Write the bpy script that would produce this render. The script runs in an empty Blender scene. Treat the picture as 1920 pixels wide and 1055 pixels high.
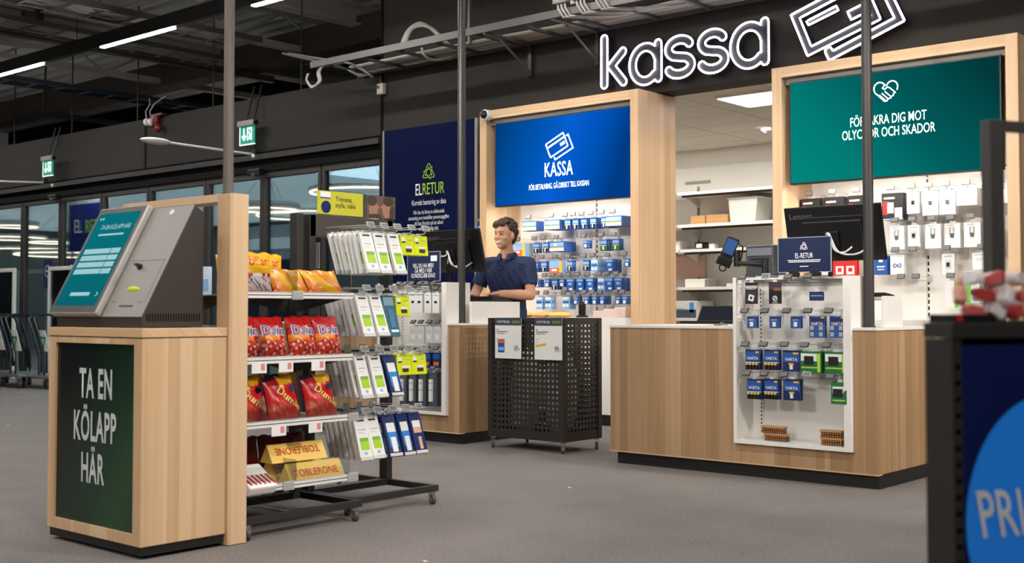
import bpy, bmesh, math, random
from mathutils import Vector, Matrix
random.seed(7)
S = bpy.context.scene
COL = S.collection
PI = math.pi

# ------------------------------------------------------------------ camera
F_PX, YAW, PITCH, CAM_H = 2230.0, math.radians(41.0), math.radians(2.0), 1.05
PP_Y = 581 - F_PX * math.tan(PITCH)
FWD = Vector((-math.sin(YAW) * math.cos(PITCH), math.cos(YAW) * math.cos(PITCH), math.sin(PITCH)))
RGT = Vector((math.cos(YAW), math.sin(YAW), 0))
UPV = RGT.cross(FWD)
CAM = Vector((0, 0, CAM_H))
cd = bpy.data.cameras.new('camera')
cd.sensor_width = 36
cd.lens = 36 * F_PX / 1920
cd.shift_y = -(527.5 - PP_Y) / 1920
cd.clip_end = 200
cd.dof.use_dof = True
cd.dof.focus_distance = 8.6
cd.dof.aperture_fstop = 3.4
cam = bpy.data.objects.new('camera', cd)
COL.objects.link(cam)
cam.matrix_world = Matrix(((RGT.x, UPV.x, -FWD.x, 0), (RGT.y, UPV.y, -FWD.y, 0), (RGT.z, UPV.z, -FWD.z, CAM_H), (0, 0, 0, 1)))
S.camera = cam

# ------------------------------------------------------------------ world, exposure, shop lamps and added lamps
w = bpy.data.worlds.new('world'); S.world = w; w.use_nodes = True
w.node_tree.nodes['Background'].inputs[0].default_value = (0.55, 0.6, 0.7, 1)
w.node_tree.nodes['Background'].inputs[1].default_value = 0.05
S.view_settings.view_transform = 'Standard'
S.view_settings.look = 'None'
S.view_settings.exposure = 0.0
S.view_settings.gamma = 1.0
S.view_settings.use_curve_mapping = False
TRACK_EMIT = 116.0
SPOT_W = 620.0
LED_EMIT = 120.0

def spot_lamp(name, loc, aim, watts, deg, col=(1, 0.93, 0.85), blend=0.6, r=0.06):
    l = bpy.data.lights.new(name, 'SPOT'); l.energy = watts; l.color = col
    l.spot_size = math.radians(deg); l.spot_blend = blend; l.shadow_soft_size = r
    o = bpy.data.objects.new(name, l); COL.objects.link(o); o.location = loc
    o.rotation_euler = (Vector(aim) - Vector(loc)).to_track_quat('-Z', 'Y').to_euler()
    return o

def area_lamp(name, loc, aim, watts, sx, sy, col=(1, 1, 1)):
    l = bpy.data.lights.new(name, 'AREA'); l.shape = 'RECTANGLE'; l.size = sx; l.size_y = sy; l.energy = watts; l.color = col
    o = bpy.data.objects.new(name, l); COL.objects.link(o); o.location = loc
    o.rotation_euler = (Vector(aim) - Vector(loc)).to_track_quat('-Z', 'Y').to_euler()
    return o

def at(x, y, Y):
    """point of the plane Y=const seen at photo pixel (x, y)"""
    r = FWD + RGT * ((x - 960) / F_PX) - UPV * ((y - PP_Y) / F_PX)
    return CAM + r * (Y / r.y)

# ------------------------------------------------------------------ materials
def lin(h):
    h = h.lstrip('#')
    out = []
    for i in (0, 2, 4):
        v = int(h[i:i + 2], 16) / 255
        out.append(v / 12.92 if v <= 0.04045 else ((v + 0.055) / 1.055) ** 2.4)
    return (*out, 1)

MATS = {}
def mat(name, hx='808080', rough=0.5, metal=0.0, emit=0.0, spec=0.5, noise=0.0, nscale=20.0, bump=0.0):
    if name in MATS: return MATS[name]
    m = bpy.data.materials.new(name); m.use_nodes = True
    nt = m.node_tree; b = nt.nodes['Principled BSDF']
    b.inputs['Base Color'].default_value = lin(hx); b.inputs['Roughness'].default_value = rough
    b.inputs['Metallic'].default_value = metal; b.inputs['Specular IOR Level'].default_value = spec
    if emit:
        b.inputs['Emission Color'].default_value = lin(hx); b.inputs['Emission Strength'].default_value = emit
    if noise or bump:
        tc = nt.nodes.new('ShaderNodeTexCoord'); n = nt.nodes.new('ShaderNodeTexNoise')
        n.inputs['Scale'].default_value = nscale; n.inputs['Detail'].default_value = 4
        nt.links.new(tc.outputs['Object'], n.inputs['Vector'])
        if noise:
            mx = nt.nodes.new('ShaderNodeMix'); mx.data_type = 'RGBA'
            c = lin(hx)
            mx.inputs['A'].default_value = (*[v * (1 - noise) for v in c[:3]], 1)
            mx.inputs['B'].default_value = (*[min(1, v * (1 + noise)) for v in c[:3]], 1)
            nt.links.new(n.outputs['Fac'], mx.inputs['Factor']); nt.links.new(mx.outputs['Result'], b.inputs['Base Color'])
        if bump:
            bp = nt.nodes.new('ShaderNodeBump'); bp.inputs['Strength'].default_value = bump; bp.inputs['Distance'].default_value = 0.01
            nt.links.new(n.outputs['Fac'], bp.inputs['Height']); nt.links.new(bp.outputs['Normal'], b.inputs['Normal'])
    MATS[name] = m
    return m

def N(nt, t, **kw):
    n = nt.nodes.new(t)
    for k, v in kw.items():
        if k in n.inputs: n.inputs[k].default_value = v
        else: setattr(n, k, v)
    return n

def wood_mat(name, hexes, axis='z'):
    """pale wood laminate, grain running along the axis; staves a few centimetres wide"""
    m = bpy.data.materials.new(name); m.use_nodes = True; nt = m.node_tree; L = nt.links.new
    b = nt.nodes['Principled BSDF']; b.inputs['Roughness'].default_value = 0.42
    tc = N(nt, 'ShaderNodeTexCoord'); sp = N(nt, 'ShaderNodeSeparateXYZ'); L(tc.outputs['Object'], sp.inputs[0])
    ad = N(nt, 'ShaderNodeMath', operation='ADD')
    al = {'z': 'Z', 'x': 'X', 'y': 'Y'}[axis]; rest = [a for a in 'XYZ' if a != al]
    L(sp.outputs[rest[0]], ad.inputs[0]); L(sp.outputs[rest[1]], ad.inputs[1])
    cb = N(nt, 'ShaderNodeCombineXYZ'); L(ad.outputs[0], cb.inputs[0]); L(sp.outputs[al], cb.inputs[1])
    mp = N(nt, 'ShaderNodeMapping'); mp.inputs['Scale'].default_value = (26, 0.7, 1); L(cb.outputs[0], mp.inputs[0])
    n1 = N(nt, 'ShaderNodeTexNoise', Scale=1.0, Detail=5.0, Roughness=0.6); L(mp.outputs[0], n1.inputs['Vector'])
    mp2 = N(nt, 'ShaderNodeMapping'); mp2.inputs['Scale'].default_value = (9.0, 0.0, 1); L(cb.outputs[0], mp2.inputs[0])
    vo = N(nt, 'ShaderNodeTexVoronoi', Scale=1.0); vo.inputs['Randomness'].default_value = 0.8; L(mp2.outputs[0], vo.inputs['Vector'])
    bw = N(nt, 'ShaderNodeSeparateColor'); L(vo.outputs['Color'], bw.inputs[0])
    mx = N(nt, 'ShaderNodeMath', operation='MULTIPLY_ADD'); L(bw.outputs[0], mx.inputs[0]); mx.inputs[1].default_value = 0.45
    m2 = N(nt, 'ShaderNodeMath', operation='MULTIPLY'); L(n1.outputs['Fac'], m2.inputs[0]); m2.inputs[1].default_value = 0.6
    L(m2.outputs[0], mx.inputs[2])
    cr = N(nt, 'ShaderNodeValToRGB'); L(mx.outputs[0], cr.inputs[0])
    e = cr.color_ramp.elements; e[0].position = 0.12; e[0].color = lin(hexes[0]); e[1].position = 0.82; e[1].color = lin(hexes[2])
    k = e.new(0.48); k.color = lin(hexes[1])
    L(cr.outputs[0], b.inputs['Base Color'])
    return m

def glass_mat(name, tint='FFFFFF', fac=0.5, rough=0.02):
    m = bpy.data.materials.new(name); m.use_nodes = True; nt = m.node_tree; nt.nodes.clear(); L = nt.links.new
    o = N(nt, 'ShaderNodeOutputMaterial'); t = N(nt, 'ShaderNodeBsdfTransparent', Color=lin(tint))
    g = N(nt, 'ShaderNodeBsdfGlossy', Roughness=rough); fr = N(nt, 'ShaderNodeFresnel', IOR=1.45)
    mu = N(nt, 'ShaderNodeMath', operation='MULTIPLY'); mu.inputs[1].default_value = fac; L(fr.outputs[0], mu.inputs[0])
    mx = N(nt, 'ShaderNodeMixShader'); L(mu.outputs[0], mx.inputs[0]); L(t.outputs[0], mx.inputs[1]); L(g.outputs[0], mx.inputs[2]); L(mx.outputs[0], o.inputs[0])
    return m

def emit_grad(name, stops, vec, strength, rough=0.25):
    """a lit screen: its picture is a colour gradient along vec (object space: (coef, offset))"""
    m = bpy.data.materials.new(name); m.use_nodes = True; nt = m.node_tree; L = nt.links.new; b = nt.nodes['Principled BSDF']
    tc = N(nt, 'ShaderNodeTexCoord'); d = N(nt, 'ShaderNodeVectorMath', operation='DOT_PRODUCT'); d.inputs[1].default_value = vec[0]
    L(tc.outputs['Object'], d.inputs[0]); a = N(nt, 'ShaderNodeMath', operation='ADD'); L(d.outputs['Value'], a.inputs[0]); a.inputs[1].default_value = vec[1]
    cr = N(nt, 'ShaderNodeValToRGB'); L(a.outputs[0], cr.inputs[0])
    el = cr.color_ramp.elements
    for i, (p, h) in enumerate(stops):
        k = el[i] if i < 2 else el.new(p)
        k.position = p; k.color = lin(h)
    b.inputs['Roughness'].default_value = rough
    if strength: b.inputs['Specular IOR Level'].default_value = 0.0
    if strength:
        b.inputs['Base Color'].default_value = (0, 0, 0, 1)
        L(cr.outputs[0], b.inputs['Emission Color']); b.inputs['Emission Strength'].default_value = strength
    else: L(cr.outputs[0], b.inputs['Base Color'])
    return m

def carpet_mat():
    m = bpy.data.materials.new('carpet'); m.use_nodes = True; nt = m.node_tree; L = nt.links.new; b = nt.nodes['Principled BSDF']
    b.inputs['Roughness'].default_value = 0.95; b.inputs['Specular IOR Level'].default_value = 0.15
    tc = N(nt, 'ShaderNodeTexCoord'); n1 = N(nt, 'ShaderNodeTexNoise', Scale=75.0, Detail=6.0, Roughness=0.75); n2 = N(nt, 'ShaderNodeTexNoise', Scale=2.2, Detail=3.0)
    n3 = N(nt, 'ShaderNodeTexNoise', Scale=260.0, Detail=3.0)
    for n in (n1, n2, n3): L(tc.outputs['Object'], n.inputs['Vector'])
    ma = N(nt, 'ShaderNodeMath', operation='MULTIPLY_ADD'); L(n1.outputs['Fac'], ma.inputs[0]); ma.inputs[1].default_value = 0.75
    m2 = N(nt, 'ShaderNodeMath', operation='MULTIPLY'); L(n2.outputs['Fac'], m2.inputs[0]); m2.inputs[1].default_value = 0.14; L(m2.outputs[0], ma.inputs[2])
    cr = N(nt, 'ShaderNodeValToRGB'); L(ma.outputs[0], cr.inputs[0]); e = cr.color_ramp.elements
    e[0].position = 0.24; e[0].color = lin('56514F'); e[1].position = 0.64; e[1].color = lin('968F8B')
    L(cr.outputs[0], b.inputs['Base Color'])
    bp = N(nt, 'ShaderNodeBump', Strength=0.5, Distance=0.006); L(n3.outputs['Fac'], bp.inputs['Height']); L(bp.outputs[0], b.inputs['Normal'])
    return m

WOOD = wood_mat('pale_wood_laminate', ('BC9771', 'D2AE87', 'E0C19D'))
WOODX = wood_mat('pale_wood_laminate_lying', ('BC9771', 'D2AE87', 'E0C19D'), 'x')
WOODC = wood_mat('oak_counter_laminate', ('8C6E4E', 'A5835F', 'BB9A75'))
GLASS = glass_mat('pane_glass', 'DDE6E8', 0.9)
ACRYL = glass_mat('clear_acrylic', 'F4F6F6', 0.7)
CARPET = carpet_mat()
M_DARK = mat('dark_wall_paint', '302C29', 0.8, spec=.3)
M_BLACKPL = mat('black_plinth', '1A1817', 0.45)
M_BLACK = mat('black_plastic', '0C0C0D', 0.38)
M_MATTE = mat('matte_black', '0B0A0A', 0.8, spec=0.2)
M_STEELD = mat('dark_painted_steel', '2C2826', 0.5)
M_POLE = mat('pole_grey_steel', '4A4542', 0.4, metal=0.3)
M_GREYM = mat('grey_metal', '8A8480', 0.45, metal=0.2)
M_GALV = mat('galvanised_steel', '55524F', 0.5, metal=0.2)
M_CHROME = mat('chrome', 'C8C8C8', 0.18, metal=1.0)
M_WHITE = mat('white_laminate', 'E6E2DC', 0.45)
M_WHITEW = mat('white_wall_paint', 'DAD5CC', 0.8)
M_PAPER = mat('white_paper', 'ECEAE6', 0.6)
M_PRINT = mat('white_print', 'F2F2F2', 0.5)
M_DPRINT = mat('dark_print', '1E1E22', 0.5)
M_NAVY = mat('navy_print', '1B2450', 0.5)
M_GREENP = mat('green_print', 'A5D22B', 0.5)
M_SCRW = mat('lit_white_print', 'FFFFFF', 0.5, emit=1.0)
M_NEON = mat('white_neon_tube', 'F7F3FF', 0.4, emit=6.0)
M_TUBE = mat('light_tube', 'FFFDF8', 0.4, emit=TRACK_EMIT)
M_CABLE = mat('grey_cable', '98938C', 0.6)
M_TAG = mat('price_tag_display', '3E3A39', 0.4)
M_TAGF = mat('price_tag_holder', 'B9BAB8', 0.35)
M_HOOK = mat('hook_wire', 'D2D4D4', 0.3, metal=0.5)

# ------------------------------------------------------------------ mesh builder
def smooth_pts(pts, k=5):
    P = [Vector(p) for p in pts]; out = []
    for i in range(len(P) - 1):
        p0, p1, p2, p3 = P[max(i - 1, 0)], P[i], P[i + 1], P[min(i + 2, len(P) - 1)]
        for j in range(k):
            t = j / k; out.append(0.5 * ((2 * p1) + (p2 - p0) * t + (2 * p0 - 5 * p1 + 4 * p2 - p3) * t * t + (3 * p1 - p0 - 3 * p2 + p3) * t ** 3))
    return out + [P[-1]]

class MB:
    def __init__(s): s.v = []; s.f = []; s.m = []
    def add(s, vs, fs, mi=0):
        o = len(s.v); s.v += [tuple(v) for v in vs]
        for f in fs: s.f.append(tuple(o + i for i in f)); s.m.append(mi)
        return s
    def box(s, x0, x1, y0, y1, z0, z1, mi=0):
        return s.add([(x0, y0, z0), (x1, y0, z0), (x1, y1, z0), (x0, y1, z0), (x0, y0, z1), (x1, y0, z1), (x1, y1, z1), (x0, y1, z1)],
                     [(0, 3, 2, 1), (4, 5, 6, 7), (0, 1, 5, 4), (1, 2, 6, 5), (2, 3, 7, 6), (3, 0, 4, 7)], mi)
    def obox(s, c, u, v, n, mi=0):
        c, u, v, n = Vector(c), Vector(u), Vector(v), Vector(n)
        if u.cross(v).dot(n) < 0: n = -n
        P = [c + a * u + b * v + d * n for d in (-1, 1) for a, b in ((-1, -1), (1, -1), (1, 1), (-1, 1))]
        return s.add(P, [(0, 3, 2, 1), (4, 5, 6, 7), (0, 1, 5, 4), (1, 2, 6, 5), (2, 3, 7, 6), (3, 0, 4, 7)], mi)
    def prism(s, poly, ext, frame=None, mi=0):
        """poly: 2-D outline; frame = (origin, u, v); extruded by vector ext"""
        o, u, v = [Vector(q) for q in frame]; e = Vector(ext); n = len(poly)
        a = [o + u * p[0] + v * p[1] for p in poly]
        area = sum(poly[i][0] * poly[(i + 1) % n][1] - poly[(i + 1) % n][0] * poly[i][1] for i in range(n))
        if (u.cross(v)).dot(e) * area > 0: a = a[::-1]
        fs = [tuple(range(n)), tuple(range(2 * n - 1, n - 1, -1))] + [(i, n + i, n + (i + 1) % n, (i + 1) % n) for i in range(n)]
        return s.add(a + [p + e for p in a], fs, mi)
    def cyl(s, p0, p1, r0, r1=None, n=12, mi=0):
        p0, p1 = Vector(p0), Vector(p1); r1 = r0 if r1 is None else r1; d = (p1 - p0).normalized()
        a = d.orthogonal().normalized(); b = d.cross(a)
        V = [p + (a * math.cos(2 * PI * i / n) + b * math.sin(2 * PI * i / n)) * r for p, r in ((p0, r0), (p1, r1)) for i in range(n)]
        return s.add(V, [(i, (i + 1) % n, n + (i + 1) % n, n + i) for i in range(n)] + [tuple(range(n - 1, -1, -1)), tuple(range(n, 2 * n))], mi)
    def tube(s, pts, r, n=6, mi=0, closed=False):
        P = [Vector(p) for p in pts]; m = len(P); rings = []; a = None
        for i in range(m):
            if closed: d = P[(i + 1) % m] - P[i - 1]
            else: d = P[min(i + 1, m - 1)] - P[max(i - 1, 0)]
            d = d.normalized() if d.length > 1e-9 else Vector((0, 0, 1))
            a = d.orthogonal() if a is None else a - d * a.dot(d)
            if a.length < 1e-6: a = d.orthogonal()
            a.normalize(); b = d.cross(a)
            rr = r[i] if isinstance(r, (list, tuple)) else r
            rings.append([P[i] + (a * math.cos(2 * PI * k / n) + b * math.sin(2 * PI * k / n)) * rr for k in range(n)])
        V = [v for q in rings for v in q]
        fs = [(i * n + k, i * n + (k + 1) % n, ((i + 1) % m) * n + (k + 1) % n, ((i + 1) % m) * n + k) for i in range(m if closed else m - 1) for k in range(n)]
        if not closed: fs += [tuple(range(n - 1, -1, -1)), tuple(range((m - 1) * n, m * n))]
        return s.add(V, fs, mi)
    def ell(s, c, r, nu=14, nv=10, R=None, mi=0):
        c = Vector(c); V = []
        for j in range(nv + 1):
            t = PI * j / nv
            for i in range(nu):
                p = 2 * PI * i / nu; q = Vector((r[0] * math.sin(t) * math.cos(p), r[1] * math.sin(t) * math.sin(p), r[2] * math.cos(t)))
                V.append(c + (R @ q if R else q))
        fs = [(j * nu + i, (j + 1) * nu + i, (j + 1) * nu + (i + 1) % nu, j * nu + (i + 1) % nu) for j in range(nv) for i in range(nu)]
        return s.add(V, fs, mi)
    def lathe(s, prof, c, n=20, mi=0):
        c = Vector(c); V = [c + Vector((r * math.cos(2 * PI * i / n), r * math.sin(2 * PI * i / n), z)) for r, z in prof for i in range(n)]
        fs = [(j * n + i, j * n + (i + 1) % n, (j + 1) * n + (i + 1) % n, (j + 1) * n + i) for j in range(len(prof) - 1) for i in range(n)]
        return s.add(V, fs, mi)
    def torus(s, c, R, r, n=40, k=8, nrm=None, mi=0):
        nrm = Vector(nrm or (0, 0, 1)).normalized(); a = nrm.orthogonal().normalized(); b = nrm.cross(a); c = Vector(c)
        return s.tube([c + (a * math.cos(2 * PI * i / n) + b * math.sin(2 * PI * i / n)) * R for i in range(n)], r, k, mi, True)
    def mesh(s, name, mats, bevel=0, smooth=False):
        me = bpy.data.meshes.new(name); me.from_pydata(s.v, [], s.f)
        for m in (mats if isinstance(mats, (list, tuple)) else [mats]): me.materials.append(m)
        for p, mi in zip(me.polygons, s.m): p.material_index = mi
        if bevel or True:
            bm = bmesh.new(); bm.from_mesh(me)
            if bevel:
                bmesh.ops.remove_doubles(bm, verts=bm.verts, dist=1e-5)
                ed = [e for e in bm.edges if len(e.link_faces) == 2 and e.calc_face_angle(0) > 0.6]
                bmesh.ops.bevel(bm, geom=ed, offset=bevel, segments=2, profile=0.6, affect='EDGES', clamp_overlap=True)
            bm.to_mesh(me); bm.free()
        if smooth:
            me.polygons.foreach_set('use_smooth', [True] * len(me.polygons))
            try: me.set_sharp_from_angle(angle=math.radians(40))
            except Exception: pass
        me.update()
        return me
    def build(s, name, mats, parent=None, bevel=0, smooth=False):
        return obj(name, s.mesh(name, mats, bevel, smooth), parent)

def obj(name, me, parent=None):
    o = bpy.data.objects.new(name, me); COL.objects.link(o)
    if parent is not None:
        o.parent = parent; o.matrix_parent_inverse = parent_inv(parent)
    return o

def parent_inv(p):
    """undo the (translation-only) placement of the ancestors, so children keep scene coordinates"""
    t = Vector((0, 0, 0))
    while p is not None and p.type == 'EMPTY':
        t += p.location; p = p.parent
    return Matrix.Translation(-t)

def tag(o, label, cat, group=None, kind=None):
    if label: o['label'] = label
    if cat: o['category'] = cat
    if group: o['group'] = group
    if kind: o['kind'] = kind
    return o

def thing(name, label, cat, loc=(0, 0, 0), group=None):
    o = bpy.data.objects.new(name, None); COL.objects.link(o); o.location = loc; o.empty_display_size = 0.1
    return tag(o, label, cat, group)

def struct(o): o['kind'] = 'structure'; return o

def copy_tree(o, parent=None):
    c = o.copy(); COL.objects.link(c)
    if parent is not None: c.parent = parent
    for ch in list(o.children): copy_tree(ch, c)
    return c

ORD = ['first', 'second', 'third', 'fourth', 'fifth', 'sixth', 'seventh', 'eighth', 'ninth', 'tenth', 'eleventh', 'twelfth', 'thirteenth', 'fourteenth']

# ------------------------------------------------------------------ lettering and line marks
_TC = {}
def text_mesh(s, size=1.0, xs=1.0, bold=0.0, extrude=0.0, align='CENTER', shear=0.0, spacing=1.0, res=3):
    cu = bpy.data.curves.new('t', 'FONT'); cu.body = s; cu.size = size; cu.align_x = align; cu.extrude = extrude; cu.offset = bold * 0.2
    cu.shear = shear; cu.space_character = spacing; cu.resolution_u = res
    o = bpy.data.objects.new('t', cu); COL.objects.link(o)
    dg = bpy.context.evaluated_depsgraph_get()
    me = bpy.data.meshes.new_from_object(o.evaluated_get(dg))
    bpy.data.objects.remove(o); bpy.data.curves.remove(cu)
    for v in me.vertices: v.co.x *= xs
    return me

def text(s, size, m, org, right, up, parent=None, name='lettering', warp=None, lift=0.002, **kw):
    me = text_mesh(s, size, **kw); org, right, up = Vector(org), Vector(right).normalized(), Vector(up).normalized(); nr = right.cross(up)
    for v in me.vertices:
        x, y, z = v.co
        d = warp(x, y) if warp else 0
        v.co = org + right * x + up * y + nr * (z + lift + d)
    me.materials.clear(); me.materials.append(m)
    return obj(name, me, parent)

def strokes(lines, wd, m, org, right, up, parent=None, name='mark', lift=0.002, th=0.0006, closed=False):
    """flat line art: each polyline (2-D) drawn with width wd on the plane"""
    org, right, up = Vector(org), Vector(right).normalized(), Vector(up).normalized(); nr = right.cross(up); mb = MB()
    for ln in lines:
        pts = list(ln)
        if closed: pts = pts + [pts[0]]
        for a, b in zip(pts, pts[1:]):
            a, b = Vector(a), Vector(b); d = b - a
            if d.length < 1e-7: continue
            d.normalize(); a = a - d * wd * 0.35; b = b + d * wd * 0.35; c = (a + b) / 2; q = Vector((-d.y, d.x)); h = (b - a).length / 2
            mb.obox(org + right * c.x + up * c.y + nr * lift, (right * d.x + up * d.y) * h, (right * q.x + up * q.y) * (wd / 2), nr * th)
    return mb.build(name, m, parent)

RX, RY, UZ = Vector((1, 0, 0)), Vector((0, 1, 0)), Vector((0, 0, 1))

def arc(cx, cy, r, a0, a1, n=14, ry=None):
    ry = r if ry is None else ry
    return [(cx + r * math.cos(math.radians(a0 + (a1 - a0) * i / n)), cy + ry * math.sin(math.radians(a0 + (a1 - a0) * i / n))) for i in range(n + 1)]

def rrect(x0, x1, y0, y1, r, n=4):
    out = []
    for cx, cy, a in ((x1 - r, y1 - r, 0), (x0 + r, y1 - r, 90), (x0 + r, y0 + r, 180), (x1 - r, y0 + r, 270)):
        out += arc(cx, cy, r, a, a + 90, n)
    return out

# ================================================================== THE SETTING
def sbox(name, m, *b, bevel=0):
    return struct(MB().box(*b).build(name, m, None, bevel))

sbox('floor', CARPET, -26, 8, -8, 9.0, -0.1, 0)
M_TILE = mat('mall_floor_tile', '77716C', 0.35, noise=0.15, nscale=3)
sbox('floor_2', M_TILE, -34, -9.4, 9.0, 20, -0.1, -0.001)
sbox('floor_3', mat('back_room_floor', '8C8780', 0.5), -9.4, 4, 9.0, 12.8, -0.1, -0.002)
# corrugated roof deck, ribs along the shop front
db = MB(); prof = []; y = -8.0
while y < 15.2:
    prof += [(y, 5.62), (y + 0.13, 5.62), (y + 0.17, 5.74), (y + 0.31, 5.74)]; y += 0.35
prof += [(y, 5.62)]
for (a, za), (b, zb) in zip(prof, prof[1:]):
    db.add([(-30, a, za), (8, a, za), (8, b, zb), (-30, b, zb)], [(0, 1, 2, 3)])
struct(db.build('ceiling', mat('roof_deck_steel', 'D0CECB', 0.5, metal=0.0)))
wb = MB()
wb.box(-9.74, -7.97, 9.0, 9.28, 0, 3.02); wb.box(-9.74, 8, 9.0, 9.28, 3.03, 6.2); wb.box(-2.79, 8, 9.0, 9.28, 0, 3.03)
struct(wb.build('wall_back', M_DARK))
wl = MB().box(-24, -9.75, 9.0, 9.2, 2.95, 3.68)
struct(wl.build('wall_entrance', M_DARK))
sbox('wall_void', M_MATTE, -30, -9.0, 14.6, 14.8, 3.5, 6.2)
sbox('wall_left', M_DARK, -26.2, -26, -8, 9.0, 0, 6.2)
sbox('wall_right', M_DARK, 6, 6.2, -8, 9.0, 0, 6.2)
sbox('wall_front', mat('grey_shop_wall', '8E8A86', 0.8), -26, 6, -8.2, -8, 0, 6.2)
sbox('trim_1', M_MATTE, -9.755, -9.725, 8.985, 9.02, 0, 4.7)
sbox('trim_2', M_MATTE, -14.53, -14.49, 8.99, 9.02, 2.95, 3.68)
sbox('trim_3', M_STEELD, -24, -9.75, 8.95, 9.0, 2.90, 2.965)
sbox('trim_4', M_MATTE, -24, -9.75, 8.98, 9.02, 2.985, 2.997)
sbox('trim_5', M_MATTE, -24, -9.75, 9.02, 9.18, 2.76, 2.955)

# ---- entrance: sliding doors and fixed lights in dark frames
M_FRAME = mat('bronze_door_frame', '3A3532', 0.5)
xs = [-9.78, -10.84, -11.95, -13.15, -14.5, -15.72, -16.9, -18.08, -19.6, -21.2]
for i, (a, b) in enumerate(zip(xs, xs[1:])):
    r = bpy.data.objects.new('door_%d' % (i + 1), None); COL.objects.link(r); r.location = ((a + b) / 2, 9.08, 0); r['kind'] = 'structure'
    fr = 0.05; t0, t1 = 9.05, 9.12
    for nm, bx in (('stile', (a - fr - 0.012, a - 0.012, t0, t1, 0, 2.76)), ('stile', (b + 0.012, b + fr + 0.012, t0, t1, 0, 2.76)),
                   ('door_head', (b + fr, a - fr, t0, t1, 2.68, 2.76)), ('door_sill', (b + fr, a - fr, t0, t1, 0, 0.09))):
        MB().box(*bx).build(nm, M_FRAME, r, 0.004)
    MB().box(b + fr + .012, a - fr - .012, 9.08, 9.09, 0.09, 2.68).build('pane', GLASS, r)
for i, x in enumerate((-11.95, -16.9)):
    t = thing('door_sensor', ['black motion sensor box above the glass door beside the posts, nearer the blue poster', 'black motion sensor box above the leftmost glass doors'][i], 'sensor', (x, 8.95, 2.72), 'door motion sensors')
    MB().box(x - 0.12, x + 0.12, 8.9, 8.99, 2.7, 2.78).build('housing', M_BLACK, t, 0.01); MB().cyl((x, 8.9, 2.72), (x, 8.885, 2.71), 0.022).build('lens', M_CHROME, t)
# mall beyond the glass
sbox('ceiling_2', mat('mall_ceiling', 'BBC6CC', 0.8), -34, -9.0, 9.21, 20, 3.42, 3.5)
sbox('wall_mall', mat('mall_far_wall', '8C9496', 0.7), -34, -9.0, 20, 20.2, 0, 3.5)
sbox('wall_mall_right', mat('mall_side_wall', '5F6668', 0.7), -9.45, -9.4, 9.28, 20, 0, 3.42)
sbox('wall_mall_left', mat('mall_far_wall', '8C9496', 0.7), -34.2, -34, 9, 20, 0, 3.5)
M_RING = mat('warm_ring_tube', 'FFE6C8', 0.4, emit=16.0); M_RINGB = mat('white_ring_housing', 'D8D8D6', 0.5)
for i, (px, py, Y, R) in enumerate(((520, 353, 16, 2.3), (560, 380, 17.5, 2.6), (500, 394, 13.5, 0.55), (690, 362, 12.5, 0.9), (480, 352, 18, 2.0), (600, 405, 18.5, 1.5), (25, 425, 14, 0.55), (20, 447, 15.5, 0.9), (95, 455, 16.5, .6), (80, 473, 17, 2.2), (140, 478, 15, 1.4))):
    p = at(px, py, Y)
    t = thing('ring_pendant', 'glowing warm ring lamp in the mall, %s, %s' % (['largest thin ring', 'widest low ring', 'small white-bodied ring', 'bright ring', 'rear thin ring', 'lowest ring', 'small ring', 'upper ring', 'tiny ring', 'wide flat ring', 'lower ring'][i], 'left of the ticket terminal' if px < 200 else 'behind the sweets rack'), 'pendant lamp', (p.x, p.y, p.z), 'ring lamps in the mall')
    MB().torus(p, R, 0.016, 48).build('ring_tube', M_RING, t, 0, True)
    MB().torus(p + UZ * (0.09 if R < .6 else 0.05), R, 0.06 if R < .6 else 0.03, 48, 6).build('ring_housing', M_RINGB, t, 0, True)
    wmb = MB()
    for k in range(3):
        a = k * 2.094; wmb.cyl(p + Vector((R * math.cos(a), R * math.sin(a), 0.05)), (p.x + R * .3 * math.cos(a), p.y + R * .3 * math.sin(a), 3.42), 0.004, n=5)
    wmb.build('wire', M_GREYM, t)
for i, (x, y) in enumerate(((-11.5, 12.5), (-17.5, 11.6), (-21.5, 13.0), (-26, 14), (-30.5, 13), (-23, 17.5), (-30.5, 17.5))):
    area_lamp('mall_fill_light', (x, y, 3.40), (x, y, 0), 520, 1.6, 0.7, (0.86, 0.94, 1.0))  # added fill lights that brighten the mall behind the glass
for x in (-12.6, -16.6, -20.5): area_lamp('vestibule_fill_light', (x, 9.42, 3.40), (x, 9.42, 0), 150, 1.2, .3, (0.9, 0.95, 1.0))  # fill lights added over the doors to brighten poster and trolleys
sk_ = struct(MB().box(-15.9, -11.2, 11.5, 17.5, 3.395, 3.41).build('window_skylight', mat('mall_skylight', 'C9E2EE', .5, emit=9)))
struct(MB().box(-33.5, -16.1, 10.5, 19.5, 3.395, 3.41).build('ceiling_glow_sheet', mat('mall_ceiling_glow', 'B9CCD2', .5, emit=3.4)))  # glowing sheet added under the mall ceiling, stands in for its lit surface
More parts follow.
